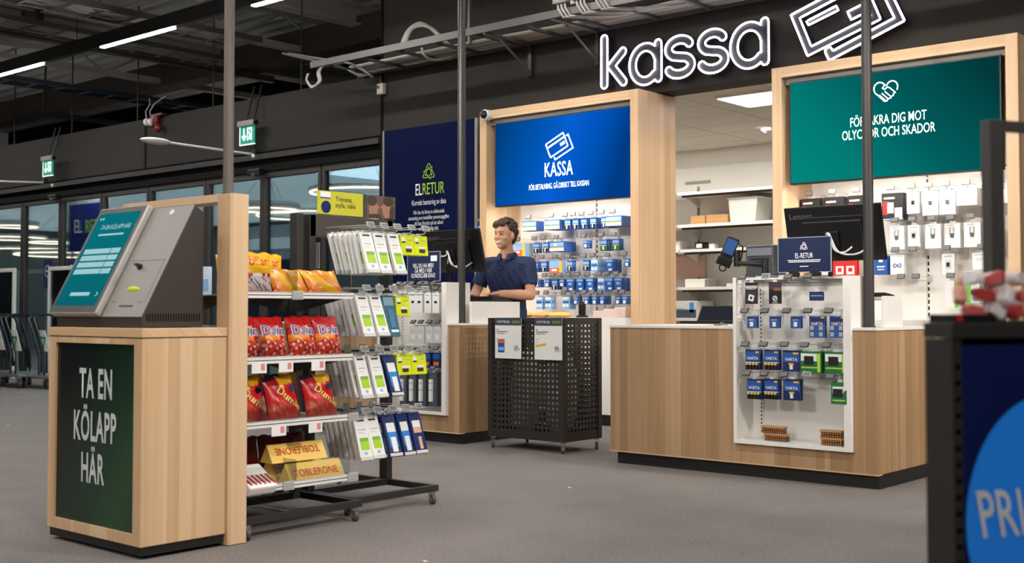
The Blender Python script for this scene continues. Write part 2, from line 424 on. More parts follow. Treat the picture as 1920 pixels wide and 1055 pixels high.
# back room seen between the two cabinets
sbox('wall_back_room', M_WHITEW, -9.4, 4, 12.7, 12.8, 0, 3.05)
sbox('wall_back_room_left', M_WHITEW, -9.4, -9.3, 9.28, 12.7, 0, 3.05)
sbox('wall_back_room_right', M_WHITEW, 0.4, 0.5, 9.28, 12.7, 0, 3.05)
cr = struct(MB().box(-9.4, 4, 9.1, 12.8, 3.05, 3.1).build('ceiling_3', mat('ceiling_grid', 'A8A196', 0.8)))
for ix in range(-8, 1):                                           # ceiling tiles, each a little proud of the grid
    for iy in range(6):
        x0, y0 = ix * 0.9 - 1.6, 9.29 + iy * 0.6
        if (-6.1 < x0 < -5.2 and iy == 0): continue
        o = MB().box(x0 + .006, x0 + .894, y0 + .006, min(y0 + .594, 12.69), 3.043, 3.052).build('ceiling_tile', mat('ceiling_tile', 'CFC8BC', 0.9), cr)
lp = thing('ceiling_light', 'bright square white light panel in the back room ceiling', 'ceiling light', (-5.5, 9.9, 3.04))
MB().box(-5.82, -5.22, 9.58, 10.2, 3.02, 3.043).build('frame', M_WHITE, lp)
MB().box(-5.8, -5.24, 9.6, 10.18, 3.014, 3.021).build('diffuser', mat('panel_diffuser', 'FFFFFF', 0.5, emit=6.0), lp)
for x in (-8.2, -6.6, -3.2):
    area_lamp('back_room_panel_light', (x, 11.3, 3.035), (x, 11.3, 0), 38, 0.58, 0.58, (1, 0.95, 0.88))
sd = thing('smoke_detector', 'small round white smoke detector on the back room ceiling', 'smoke detector', (-6.35, 11.6, 3.04))
p = at(1437, 240, 11.6); MB().lathe([(0, -.05), (.03, -.05), (.055, -.03), (.06, 0)], (p.x, p.y, 3.043), 16).build('body', M_WHITE, sd, 0, True)
MB().cyl((p.x, p.y, 2.995), (p.x, p.y, 2.985), .025).build('sensor_cap', M_GREYM, sd)

# ================================================================== CEILING SERVICES
def light_track(Y, x0, x1, ph, label):
    t = thing('light_track', label, 'light track', ((x0 + x1) / 2, Y, 4.2), 'ceiling light tracks')
    MB().box(x0, x1, Y - 0.035, Y + 0.035, 4.2, 4.36).build('housing', M_BLACK, t)
    x = ph
    while x < x1 - 1.5:
        if x > x0: MB().box(x, x + 1.5, Y - 0.03, Y + 0.03, 4.188, 4.2).build('light_tube', M_TUBE, t)
        x += 2.96
    x = ph - .6
    wm = MB()
    while x < x1:
        if x > x0: wm.cyl((x, Y, 4.36), (x, Y, 5.6), 0.006, n=5)
        x += 2.96
    wm.build('suspension_wire', M_STEELD, t)
light_track(7.46, -25.5, 5.5, -24.83, 'long black light track with bright tubes under the dark roof')
for i, Y in enumerate((4.4, 1.3, -1.8, -4.9)):
    light_track(Y, -14, 5.5, -12.93 + .3 * i, 'black light track with white tubes, %s row behind the visible one' % ORD[i])
def added_spot(p, aim, W, deg, label):  # spotlights added out of view to brighten displays, counters and stands
    t = thing('added_spotlight', label, 'spotlight', p, 'added unseen spotlights over the sales floor')
    d = (Vector(aim) - Vector(p)).normalized(); p = Vector(p)
    MB().cyl(p - d * 0.22, p - d * 0.02, 0.055, 0.065, 16).build('spot_head', M_BLACK, t); MB().cyl(p - d * 0.12, (p.x, p.y, 4.2), 0.012).build('arm', M_BLACK, t)
    o = spot_lamp('added_spot_bulb', p, aim, W, deg); return o
for x, ax, lab in ((-7.6, -7.2, 'aimed at the left part of the left wall display'), (-5.4, -6.6, 'aimed at the right part of the left wall display'), (-4.2, -4.0, 'aimed at the left part of the right wall display'), (-2.2, -3.3, 'aimed at the right part of the right wall display')):
    added_spot((x, 1.3, 4.0), (ax, 9.1, 1.55), SPOT_W, 26, 'added unseen spotlight ' + lab)
for p_, a_, w_, d_, lab in (((4.2, 7.46, 4.0), (-3.2, 7.2, .4), 1500, 26, 'aimed along the right counter from the right'), ((3.2, 4.4, 4.0), (-6.1, 8.98, 1.6), 2000, 13, 'aimed along the wall cabinets from the right'), ((3.4, 4.4, 4.0), (-6.0, 7.1, .7), 700, 24, 'aimed at the bin and left counter from the right')):
    added_spot(p_, a_, w_, d_, 'added unseen spotlight ' + lab)
added_spot((-3.6, -1.8, 4.0), (-3.55, 6.7, .7), 420, 14, 'added unseen spotlight aimed at the right counter display from the front')
added_spot((.2, 4.4, 4.0), (-4.6, 3.95, .75), 480, 34, 'added unseen spotlight aimed at the sweets rack from the right')
added_spot((-.6, 1.3, 4.0), (-4.6, 3.6, .8), 260, 36, 'added unseen spotlight aimed at the ticket stand from the right')

M_BEAM = mat('grey_painted_beam', 'B4B0AA', 0.6); M_TRAYB = mat('blue_grey_tray', '3C444C', 0.5, metal=0.3); M_RUST = mat('brown_pipe', '3A302A', 0.7)
def truss(X, zb, zt, Y0, Y1, label, step=0.9):
    t = thing('roof_truss', label, 'roof truss', (X, (Y0 + Y1) / 2, zb), 'roof trusses')
    MB().box(X - .07, X + .07, Y0, Y1, zb, zb + .09).build('bottom_chord', M_BEAM, t); MB().box(X - .07, X + .07, Y0, Y1, zt - .09, zt).build('top_chord', M_BEAM, t)
    y = Y0; k = 0
    while y + step < Y1:
        a, b = ((y, zb + .05), (y + step, zt - .05)) if k % 2 == 0 else ((y, zt - .05), (y + step, zb + .05))
        MB().cyl((X, a[0], a[1]), (X, b[0], b[1]), 0.022, n=6).build('web_rod', M_BEAM, t); y += step; k += 1
def beam(X, z, Y0, Y1, label, m=None, w=.16, h=.3):
    t = thing('roof_beam', label, 'roof beam', (X, (Y0 + Y1) / 2, z), 'roof beams')
    MB().box(X - w / 2, X + w / 2, Y0, Y1, z, z + .03).build('lower_flange', m or M_BEAM, t); MB().box(X - .015, X + .015, Y0, Y1, z + .03, z + h - .03).build('web', m or M_BEAM, t)
    MB().box(X - w / 2, X + w / 2, Y0, Y1, z + h - .03, z + h).build('upper_flange', m or M_BEAM, t)
def ladder(X, z, Y0, Y1, w, label, cables=True, m=None, step=.42):
    t = thing('cable_ladder', label, 'cable tray', (X, (Y0 + Y1) / 2, z), 'cable ladders under the roof'); m = m or M_GALV
    for s in (-1, 1): MB().box(X + s * w / 2 - .012, X + s * w / 2 + .012, Y0, Y1, z, z + .07).build('side_rail', m, t)
    y = Y0 + .1
    while y < Y1: MB().box(X - w / 2, X + w / 2, y, y + .035, z, z + .02).build('rung', m, t); y += step
    if cables:
        for k in range(5):
            o = -w * .4 + k * w * .2; pts = [(X + o + .02 * math.sin(j * 1.3 + k), Y0 + j * (Y1 - Y0) / 16, z + .045 + .012 * math.sin(j * 2 + k)) for j in range(17)]
            MB().tube(pts, .012, 5).build('cable', M_CABLE, t)
beam(-16.2, 5.0, 3, 14.4, 'pale steel roof beam running to the entrance wall beyond the light track', M_BEAM, .3)
truss(-14.2, 4.95, 5.55, 3, 13.6, 'lattice truss with thin diagonal rods above the light track')
truss(-18.0, 4.95, 5.55, 5, 14, 'lattice truss at the far left above the blue cable tray')
beam(-12.9, 5.15, 5, 12.5, 'grey roof beam above the end of the wall tray, left of the dark upper wall', M_BEAM, .22)
beam(-11.4, 5.15, 5, 12.5, 'grey roof beam nearest to the dark upper wall', M_BEAM, .22)
ladder(-14.9, 4.72, 4, 10.6, .6, 'galvanised cable ladder with cables just above the light track')
ladder(-12.7, 4.5, 5, 9.4, .5, 'galvanised cable ladder with cables meeting the wall cable tray')
ladder(-17.0, 4.4, 6, 12.5, .4, 'blue-grey cable tray at the left below the second light tube', False, M_TRAYB)
beam(-15.6, 4.75, 4, 12, 'slim pale conduit beam beside the ladder', M_GALV, .1, .1)
pt = thing('roof_pipe', 'thin brown pipe under the roof at the far left', 'pipe', (-19.3, 10, 4.4)); MB().tube([(-19.3, 6, 4.4), (-19.3, 13.5, 4.4)], .05, 8).build('pipe_run', M_RUST, pt); MB().tube([(-19.3, 10, 4.4), (-19.2, 10, 5.6)], .02, 6).build('hanger', M_RUST, pt)
hb = thing('roof_girder', 'dark brown girder crossing under the roof deck behind the entrance wall', 'roof beam', (-17, 11.5, 4.9)); MB().box(-26, -11, 11.4, 11.6, 4.9, 5.3).build('web', M_RUST, hb); MB().box(-26, -11, 11.3, 11.7, 4.86, 4.9).build('lower_flange', M_RUST, hb)
for i in range(5): 
    x = -19.5 + i * 1.9
    o = tag(MB().cyl((x, 9.6, 3.5), (x, 9.6, 5.62), .012, n=6).build('hanger_rod', M_STEELD), 'thin hanger rod behind the entrance wall, %s from the left' % ORD[i], 'rod', 'hanger rods over the entrance')
vt = thing('ceiling_diffuser', 'round pale air diffuser under the roof at the upper left', 'air vent', (-16.3, 8.3, 5.0))
MB().lathe([(0, -.02), (.25, -.02), (.27, -.05), (.30, -.02), (.5, -.05), (.53, -.02), (.75, -.03), (.78, .03), (.5, .12), (0, .14)], (-16.2, 8.2, 4.95), 32).build('disc', mat('pale_vent', '8F8A80', 0.6), vt, 0, True)
MB().tube([(-16.2, 8.2, 5.05), (-16.2, 8.2, 5.6)], .16, 14).build('duct', M_GALV, vt)
# wall cable tray above the sign
ct = thing('cable_tray', 'galvanised ladder cable tray running along the dark wall above the neon sign', 'cable tray', (-6, 8.65, 3.7))
for Y in (8.28, 8.97): MB().box(-10.1, 3.5, Y - .012, Y + .012, 3.68, 3.75).build('side_rail', M_GALV, ct)
x = -9.9
while x < 3.4: MB().box(x, x + .04, 8.28, 8.97, 3.68, 3.705).build('rung', M_GALV, ct); x += .55
for k in range(6):
    MB().tube([(-9.9 + j * .7, 8.66 + k * .045 + .012 * math.sin(j * 1.7 + k), 3.722 + .006 * math.sin(j + 2 * k)) for j in range(19)], .016, 5).build('cable', M_CABLE, ct)
MB().box(-9.6, 3.4, 8.80, 8.92, 3.708, 3.712).build('tray_liner', mat('pale_tray_liner', '86827C', 0.6), ct)
for X in (-7.55, -6.72): 
    MB().tube([(X, 8.28, 3.68), (X, 8.97, 3.68)], .02, 6).build('bracket_arm', M_GALV, ct); MB().tube([(X, 8.5, 3.66), (X, 8.96, 3.4)], .012, 6).build('brace', M_GALV, ct); MB().box(X - .02, X + .02, 8.95, 8.99, 3.36, 3.7).build('wall_plate', M_STEELD, ct)
for X in (-8.05, -5.2, -2.2): MB().box(X - .015, X + .015, 8.6, 8.63, 3.7, 5.65).build('hanger', M_GALV, ct)
def cable(name, pts, r, label, m=None, group='loose grey cables at the tray'):
    P = [Vector(p) for p in pts]; out = []
    for i in range(len(P) - 1):
        p0, p1, p2, p3 = P[max(i - 1, 0)], P[i], P[i + 1], P[min(i + 2, len(P) - 1)]
        for k in range(6):
            t = k / 6; out.append(0.5 * ((2 * p1) + (p2 - p0) * t + (2 * p0 - 5 * p1 + 4 * p2 - p3) * t * t + (3 * p1 - p0 - 3 * p2 + p3) * t ** 3))
    out.append(P[-1])
    return tag(MB().tube(out, r, 6).build(name, m or M_CABLE, None, 0, True), label, 'cable', group)
for k in range(3):
    cable('cable_loop', [at(753 + 3 * k, 84, 8.35), at(765 + 3 * k, 58 - k, 8.4), at(786 + 2 * k, 44 + 2 * k, 8.45), at(806 + 2 * k, 52 + k, 8.5), at(828 + k, 72, 8.55), at(842, 84, 8.6)], .018, 'thick grey cable arching over the wall tray, one of three bundled loops', None, 'cable arch over the tray')
for k in range(2):
    cable('cable_drop', [at(640, 118, 8.3), at(610, 122, 8.3), at(596 + k * 3, 135, 8.3), at(598 + k * 3, 152, 8.3), at(585, 164 - k * 2, 8.3), at(575, 150, 8.3), at(578 + k, 138, 8.3)], .013, 'grey cable drooping from the left end of the wall tray')
cable('cable_sag', [at(791, 90, 8.5), at(796, 104, 8.5), at(812, 112, 8.6), at(838, 110, 8.8), at(856, 106, 8.9)], .014, 'grey cable sagging below the wall tray left of the pole')
for k in range(2):
    cable('cable_tail', [at(700 - 20 * k, 145, 8.6), at(672 - 22 * k, 126 + 4 * k, 8.6), at(648 - 24 * k, 117 + 3 * k, 8.5), at(600 - 20 * k, 110 + k, 8.4), at(540 - 10 * k, 100, 8.4)], .014, 'loose grey cable running from the ladder into the wall tray', mat('dim_cable', '6E6A65', .6))
for i, px in enumerate((1050, 1086, 1122)):
    p = at(px, 4, 8.2)
    t = thing('junction_box', 'grey electrical box with cables on the wall tray, %s of three' % ['leftmost', 'middle', 'rightmost'][i], 'junction box', (p.x, 8.25, 3.85), 'junction boxes on the wall tray')
    MB().box(p.x - .09, p.x + .07, 8.2, 8.27, 3.78, 4.02).build('box', mat('box_grey', '6C6864', .6), t, .006); MB().box(p.x + .085, p.x + .17, 8.24, 8.262, 3.76, 4.05).build('mounting_plate', M_GREYM, t)
    for k in range(3):
        x = p.x - .05 + k * .04
        MB().tube([(x, 8.23, 3.79), (x + .005, 8.23, 3.74), (x + .04, 8.26, 3.665), (x + .16, 8.4, 3.67), (x + .3, 8.6, 3.69), (x + .42 + .03 * k, 8.75, 3.72)], .011, 6).build('cable', M_CABLE, t, 0, True)
# sundry things fixed high on the wall
sk = thing('wall_socket', 'small white double socket high on the dark wall above the blue poster', 'wall socket', (-9.7, 8.97, 3.45))
MB().box(-9.755, -9.66, 8.93, 8.985, 3.44, 3.56).build('body', mat('aged_white', 'BDB4A6', .5), sk, .006); MB().cyl((-9.73, 8.932, 3.52), (-9.73, 8.925, 3.52), .02).build('outlet', M_BLACK, sk); MB().tube([(-9.72, 8.96, 3.56), (-9.72, 8.97, 3.72)], .012, 6).build('cable', M_BLACK, sk)
cm = thing('dome_camera', 'white dome security camera at the upper left corner of the wooden cabinet', 'camera', (-7.9, 8.64, 2.98))
c0 = at(908, 215, 8.62)
MB().cyl((c0.x, 8.68, c0.z), (c0.x, 8.63, c0.z), .055, .05, 20).build('base', M_WHITE, cm, .004); MB().ell((c0.x, 8.62, c0.z), (.042, .042, .042), 16, 10).build('dome', M_BLACK, cm, 0, True); MB().torus((c0.x, 8.625, c0.z), .044, .01, 24, 6, (0, 1, 0)).build('trim_ring', M_WHITE, cm, 0, True)
M_EXG = mat('exit_green', '0B7A66', .5, emit=.75); M_EXW = mat('exit_white', 'EFFFF8', .5, emit=.9)
for i, (px, py) in enumerate(((466, 252), (92, 314))):
    c = at(px, py, 8.85); s = .16
    t = thing('exit_sign', ['glowing green emergency exit sign beside the left tall pole', 'glowing green emergency exit sign at the far left'][i], 'exit sign', (c.x, 8.85, c.z), 'emergency exit signs')
    MB().box(c.x - .17, c.x + .15, 8.8, 8.88, c.z + .1, c.z + .17).build('housing', M_GREYM, t, .01); MB().cyl((c.x + .15, 8.84, c.z + .135), (c.x + .17, 8.84, c.z + .135), .03).build('end_cap', M_BLACK, t)
    MB().box(c.x - s, c.x + s - .02, 8.835, 8.845, c.z - .12, c.z + .1).build('light_plate', M_EXG, t)
    MB().box(c.x - s, c.x - s + .012, 8.832, 8.848, c.z - .12, c.z + .1).build('plate_edge', M_EXW, t); MB().box(c.x - s, c.x + s - .02, 8.832, 8.848, c.z - .13, c.z - .118).build('plate_edge', M_EXW, t)
    a = MB(); o = (c.x - .07, 8.835, c.z)
    strokes([[(0, .07), (0, -.06)], [(-.035, -.02), (0, -.065), (.035, -.02)]], .022, M_EXW, o, RX, UZ, t, 'arrow_mark')
    strokes([[(.07, -.07), (.07, .075), (.15, .075), (.15, -.07)], [(.09, .03), (.12, -.0), (.1, -.06)], [(.12, 0), (.135, -.06)], [(.11, .05), (.115, .05)]], .016, M_EXW, o, RX, UZ, t, 'running_mark')
    for k in (-.06, .09): MB().cyl((c.x + k, 8.86, c.z + .17), (c.x + k, 8.98, c.z + .62), .012, n=6).build('bracket_rod', M_BLACK, t)
    MB().tube([(c.x + .1, 8.85, c.z - .13), (c.x + .1, 8.85, c.z - .26)], .008, 6).build('pull_cord', M_BLACK, t); MB().ell((c.x + .1, 8.85, c.z - .275), (.022, .022, .026)).build('cord_end', M_WHITE, t, 0, True)
for i, (px, py, Yl) in enumerate(((480, 290, 7.75), (85, 342, 7.9))):
    c = at(px, py, 9.0)
    t = thing('arm_lamp', ['white oval lamp on a thin arm reaching out over the doors', 'thin white lamp arm on the far left wall'][i], 'wall lamp', tuple(c), 'arm lamps over the entrance')
    e = Vector((c.x, Yl, c.z + (-.06 if i else .02))); MB().tube([c, e], .014, 8).build('arm', M_WHITE, t); MB().box(c.x - .04, c.x + .04, 8.96, 9.0, c.z - .06, c.z + .06).build('wall_bracket', M_STEELD, t)
    MB().ell(e + Vector((0, -.16, 0)), (.075, .2, .04), 18, 10).build('lamp_head', mat('pale_lamp_head', 'C9C7C1', .4), t, 0, True)
al = thing('alarm_beacon', 'small red alarm beacon on the wall edge above the doors', 'alarm beacon', (-14.1, 8.95, 3.55)); c = at(297, 231, 8.95)
MB().box(c.x - .14, c.x + .12, 8.92, 9.0, c.z + .1, c.z + .13).build('bracket', mat('red_bracket', '3E0E0C', .5), al); MB().cyl((c.x - .06, 8.95, c.z + .1), (c.x - .06, 8.95, c.z - .03), .06, .05).build('beacon', mat('red_lens', '6A0E0C', .3), al, .006, True); MB().ell((c.x + .03, 8.93, c.z - .07), (.05, .05, .06)).build('lens', mat('red_lens2', '7E1210', .25), al, 0, True)
for i, px in enumerate((275, 283)):
    c2 = at(px, 229, 8.95); t = thing('white_siren', 'small pale round sensor beside the red alarm beacon, %s of the two' % ['left', 'right'][i], 'sensor', tuple(c2), 'pale sensors by the beacon')
    MB().ell(c2, (.04, .05, .055)).build('body', M_WHITE, t, 0, True); MB().tube([c2 + UZ * .05, c2 + Vector((-.03, 0, .15)), c2 + Vector((.05, .02, .25)), c2 + Vector((-.1 + .3 * i, .1, .35))], .01, 6).build('cable', M_CABLE, t, 0, True)

# ================================================================== WALL CABINETS, HOOKS AND HANGING PACKS
_hm = {}
def hook(parent, loc, L=.3, rz=0.0, tagw=.06, light=False, tilt=0.35, zl=.028):
    """double-wire display hook: starts at loc, sticks out along local -Y; carries a tilted price tag"""
    k = (L, tagw, light, tilt)
    if k not in _hm:
        m = MB(); m.tube([(0, 0, 0), (0, -L, 0), (0, -L - .012, .012)], .0028, 5); m.tube([(0, 0, .03), (0, -L - .005, .03)], .0022, 5); m.box(-.022, .022, -.006, .0, -.012, .04)
        tg = MB(); h = tagw * .62; c, s = math.cos(tilt), math.sin(tilt)
        tg.obox((0, -L - .012, .03), (tagw / 2, 0, 0), (0, s * h / 2, c * h / 2), (0, -.004 * c, .004 * s), 0); tg.obox((0, -L - .0165, .0315), (tagw * .42, 0, 0), (0, s * h * .38, c * h * .38), (0, -.001 * c, .001 * s), 1)
        _hm[k] = (m.mesh('hook', M_HOOK), tg.mesh('price_tag', [M_TAGF if light else M_TAG, mat('tag_screen', '6D6B6A' if not light else 'A9ABA9', .4)]))
    hm, tm = _hm[k]
    o = bpy.data.objects.new('hook', hm); COL.objects.link(o); o.parent = parent; o.matrix_parent_inverse = parent_inv(parent); o.location = loc; o.rotation_euler[2] = rz
    t = bpy.data.objects.new('price_tag', tm); COL.objects.link(t); t.parent = o
    return o

C_ = lambda n, h, **k: mat(n, h, k.get('r', .4))
BL1, BL2, BL3 = C_('pack_blue', '24549F'), C_('pack_light_blue', '86B2E2'), C_('pack_navy', '14285E')
YEL, ORG, GRN, LIME, RED, PWH, PGR, PBK, TAN = C_('pack_yellow', 'E9B52E'), C_('pack_orange', 'E0642F'), C_('pack_green', '1F6B3C'), C_('pack_lime', 'A9CE3A'), C_('pack_red', 'C9211C'), C_('pack_white', 'E8E8E6'), C_('pack_grey', 'A9A8A6'), C_('pack_black', '17161A'), C_('pack_tan', 'D6A98C')
NEONY, TEAL, PINK, LGREY = C_('pack_neon_yellow', 'D7E21C'), C_('pack_teal', '2E5E78'), C_('pack_pink', 'E7A9BC'), C_('pack_light_grey', 'CFCFCD')
CLEAR = glass_mat('pack_clear_plastic', 'F2F4F6', .8, .08)
EG = C_('pack_edge_grey', 'A4A5A2')
PK = {  # width, height, thickness, base, [(u0,u1,v0,v1,material,proud)]   u across -0.5..0.5, v from the top 0..1
 'bs': (.072, .1, .014, BL1, [(-.45, .45, .16, .42, BL2, .001), (-.42, .42, .52, .6, YEL, .001), (-.3, -.12, .62, .95, PBK, .012), (-.08, .08, .62, .95, PWH, .012), (.12, .3, .62, .95, PBK, .012)]),
 'bw': (.18, .095, .06, BL1, [(-.46, .46, .1, .5, BL2, .001), (-.48, .48, .58, .68, YEL, .002), (-.48, .48, .7, .95, PWH, .003), (-.2, 0, .2, .42, PWH, .002)]),
 'bt': (.082, .125, .016, BL1, [(-.45, .45, .05, .2, BL2, .001), (-.2, .25, .3, .5, BL2, .004), (-.1, .35, .7, .85, PWH, .002)]),
 'bl': (.08, .12, .012, BL2, [(-.45, .45, .05, .22, PWH, .001), (-.4, .4, .35, .5, BL1, .004), (-.4, -.1, .6, .8, PWH, .006), (.1, .4, .6, .8, PWH, .006)]),
 'bg': (.078, .105, .016, BL1, [(-.45, .45, .12, .4, BL2, .001), (-.5, .5, .55, 1, GRN, .001), (-.45, .45, .5, .57, YEL, .002), (-.1, .1, .6, .9, PWH, .008)]),
 'or': (.16, .13, .06, BL2, [(-.48, .3, .5, .95, ORG, .002), (.3, .5, 0, 1, YEL, .003), (-.3, .1, .6, .75, PWH, .003)]),
 'mi': (.055, .075, .01, BL1, [(-.4, .4, .12, .35, BL2, .001), (-.25, .25, .5, .9, PWH, .005)]),
 'gm': (.17, .21, .03, PBK, [(-.4, .1, .15, .22, PWH, .001), (-.25, .05, .35, .75, PWH, .002), (-.45, -.2, .3, .8, RED, .002), (.1, .45, .55, .95, PINK, .002), (-.48, .48, .95, 1, BL2, .001)]),
 'wh': (.1, .17, .012, PWH, [(-.5, .5, 0, .02, EG, .001), (-.5, .5, .98, 1, EG, .001), (-.5, -.48, 0, 1, EG, .001), (.48, .5, 0, 1, EG, .001)] + [(-.2, .2, .3, .62, LGREY, .004), (-.12, .12, .4, .58, PBK, .008), (-.3, .3, .1, .14, PGR, .001)]),
 'wb': (.15, .13, .05, PWH, [(-.5, .5, 0, .02, EG, .001), (-.5, .5, .98, 1, EG, .001), (-.5, -.48, 0, 1, EG, .001), (.48, .5, 0, 1, EG, .001)] + [(-.4, .4, .1, .16, PGR, .001), (-.3, .2, .3, .5, LGREY, .001)]),
 'wx': (.125, .19, .025, PWH, [(-.5, .5, 0, .02, EG, .001), (-.5, .5, .98, 1, EG, .001), (-.5, -.48, 0, 1, EG, .001), (.48, .5, 0, 1, EG, .001)] + [(-.3, .1, .08, .11, PGR, .001), (-.16, .14, .18, .5, EG, .004), (-.1, .1, .42, .58, C_('pack_device', '3E5350'), .008), (-.06, .06, .2, .42, PWH, .005)]),
 'rd': (.11, .15, .004, RED, [(-.3, .3, .5, .95, PWH, .001), (-.15, .15, .6, .8, RED, .002)]),
 'ps': (.11, .15, .004, BL1, [(-.15, .15, .15, .35, PWH, .001), (-.3, .3, .55, .62, PWH, .001), (-.25, .25, .7, .76, PWH, .001)]),
 'wl': (.11, .15, .004, PWH, [(-.4, .4, .05, .09, LGREY, .001)]),
 'gs': (.1, .2, .03, PWH, [(.28, .5, 0, 1, GRN, .002)]),
}
MATS['pack_green_l'] = C_('pack_green_l', '6DBE45')
PK['gs'][4][0] = (.2, .5, 0, 1, MATS['pack_green_l'], .002)
_pm = {}
def pack_mesh(k, spec=None, tab=True):
    if k in _pm: return _pm[k]
    wd, h, t, base, reg = spec or PK[k]
    ms = [base]; m = MB(); tb = .008 if tab else 0
    m.box(-wd / 2, wd / 2, -t / 2, t / 2, -tb - h, -tb)
    if tab: ms.append(LGREY); m.box(-wd * .16, wd * .16, -.001, .001, -tb, .006, 1)
    for u0, u1, v0, v1, mm, pr in reg:
        if mm not in ms: ms.append(mm)
        m.box(u0 * wd, u1 * wd, -t / 2 - pr, -t / 2 + .0005, -tb - v1 * h, -tb - v0 * h, ms.index(mm))
    _pm[k] = m.mesh('pack', ms)
    return _pm[k]

def hang(name, me, loc, rz, label, cat, group, tilt=0.0, yaw=0.0):
    o = bpy.data.objects.new(name, me); COL.objects.link(o); o.location = loc; o.rotation_euler = (tilt, 0, rz + yaw)
    return tag(o, label, cat, group)

ROW = ['top', 'second', 'third', 'fourth', 'lowest']
def cabinet(xl, xr, side, label):
    t = thing('wall_cabinet', label, 'cabinet', ((xl + xr) / 2, 9.0, 0), 'wooden wall cabinets')
    th = .088
    MB().box(xl, xl + th, 8.68, 9.28, 0, 3.02).build('side_panel', WOOD, t, .003); MB().box(xr - th, xr, 8.68, 9.28, 0, 3.02).build('side_panel', WOOD, t, .003)
    MB().box(xl + th, xr - th, 8.68, 9.28, 2.935, 3.02).build('top_panel', WOODX, t, .003)
    xm = (xl + xr) / 2 + .1
    for a, b in ((xl + th, xm - .012), (xm + .012, xr - th)): MB().box(a, b, 9.2, 9.24, .98, 2.93).build('back_panel', M_WHITE, t)
    MB().box(xm - .012, xm + .012, 9.21, 9.24, .98, 2.93).build('slotted_rail', M_WHITE, t)
    sl = MB(); z = 1.0
    while z < 2.9: sl.box(xm - .006, xm + .006, 9.207, 9.212, z, z + .03); sl.m[-6:] = [0] * 6; z += .05
    sl.build('rail_slots', M_BLACK, t)['kind'] = 'stuff'
    MB().box(xl + th, xr - th, 8.72, 9.2, .1, .98).build('base_unit', M_WHITE, t, .004); MB().box(xl + th, xr - th, 8.75, 9.2, 0, .1).build('plinth', M_BLACKPL, t)
    MB().box(xl + th + .02, xr - th - .02, 8.79, 8.82, 2.09, 2.1).build('unseen_led_profile', M_GREYM, t); MB().box(xl + th + .16, xr - th - .16, 8.795, 8.815, 2.083, 2.09).build('unseen_led_strip', mat('unseen_led_strip', 'FFF6EA', .5, emit=LED_EMIT), t)  # unseen strip added behind the screen to brighten the back panel
    MB().box(xl + th, xr - th, 8.74, 8.8, 2.88, 2.935).build('top_rail', M_GREYM, t)
    return t
cab1 = cabinet(-7.97, -6.058, 'left', 'pale wooden wall cabinet with blue screen and rows of blue packs behind the man')
cab2 = cabinet(-4.735, -2.79, 'right', 'pale wooden wall cabinet with green screen and mostly white packs')

def fill(cab, rows, z_of, side, wall, yb=9.2, L=.27):
    for r, row in enumerate(rows):
        for i, (px, kind, n) in enumerate(row):
            z = z_of[r]; X = at(px, 500, 9.2 - L).x
            hook(cab, (X, yb, z), L, 0.0, .062, tilt=.15)
            if not kind: continue
            spec = PK[kind]; me = pack_mesh(kind); st = max(.03, spec[2] + .006)
            nm = {'bs': 'battery_pack', 'bw': 'battery_box', 'bt': 'battery_pack', 'bl': 'battery_pack', 'bg': 'battery_pack', 'or': 'battery_box', 'mi': 'battery_pack', 'gm': 'game_pack', 'rd': 'gift_card', 'ps': 'gift_card', 'wl': 'gift_card'}.get(kind, 'accessory_pack')
            col = {'bs': 'blue battery blister pack', 'bw': 'wide blue battery box with yellow stripe', 'bt': 'tall blue battery pack', 'bl': 'light blue battery pack', 'bg': 'blue and green battery pack', 'or': 'orange and yellow battery box', 'mi': 'mini blue battery pack', 'gm': 'black and pink game pack',
                   'wh': 'white earphone card', 'wb': 'small white accessory box', 'wx': 'large white accessory box', 'rd': 'red and white gift card', 'ps': 'blue gift card', 'wl': 'white gift card', 'gs': 'white pack with green edge'}[kind]
            for k in range(n):
                y = yb - L + .03 + k * st
                if y > yb - .02: break
                o = hang(nm, me, (X + random.uniform(-.003, .003), y, z - .004), 0, ('front ' if k == 0 else 'rear ') + '%s, %s hook, %s row of %s' % (col, ORD[i], ROW[r], wall), 'gift card' if nm == 'gift_card' else 'battery pack' if 'bat' in nm else 'accessory pack', 'packs on the %s row of the %s' % (ROW[r], wall), 0, random.uniform(-.06, .06))
                if k == 0 and kind == 'wl':
                    strokes([[(.03 * math.sin(a * .3142) , .014 * math.sin(a * .6283)) for a in range(21)]], .006, BL1, (0, -.003, -.09), RX, UZ, None, 'loop_mark').parent = o
ZR = [1.935, 1.722, 1.535, 1.36, 1.19]
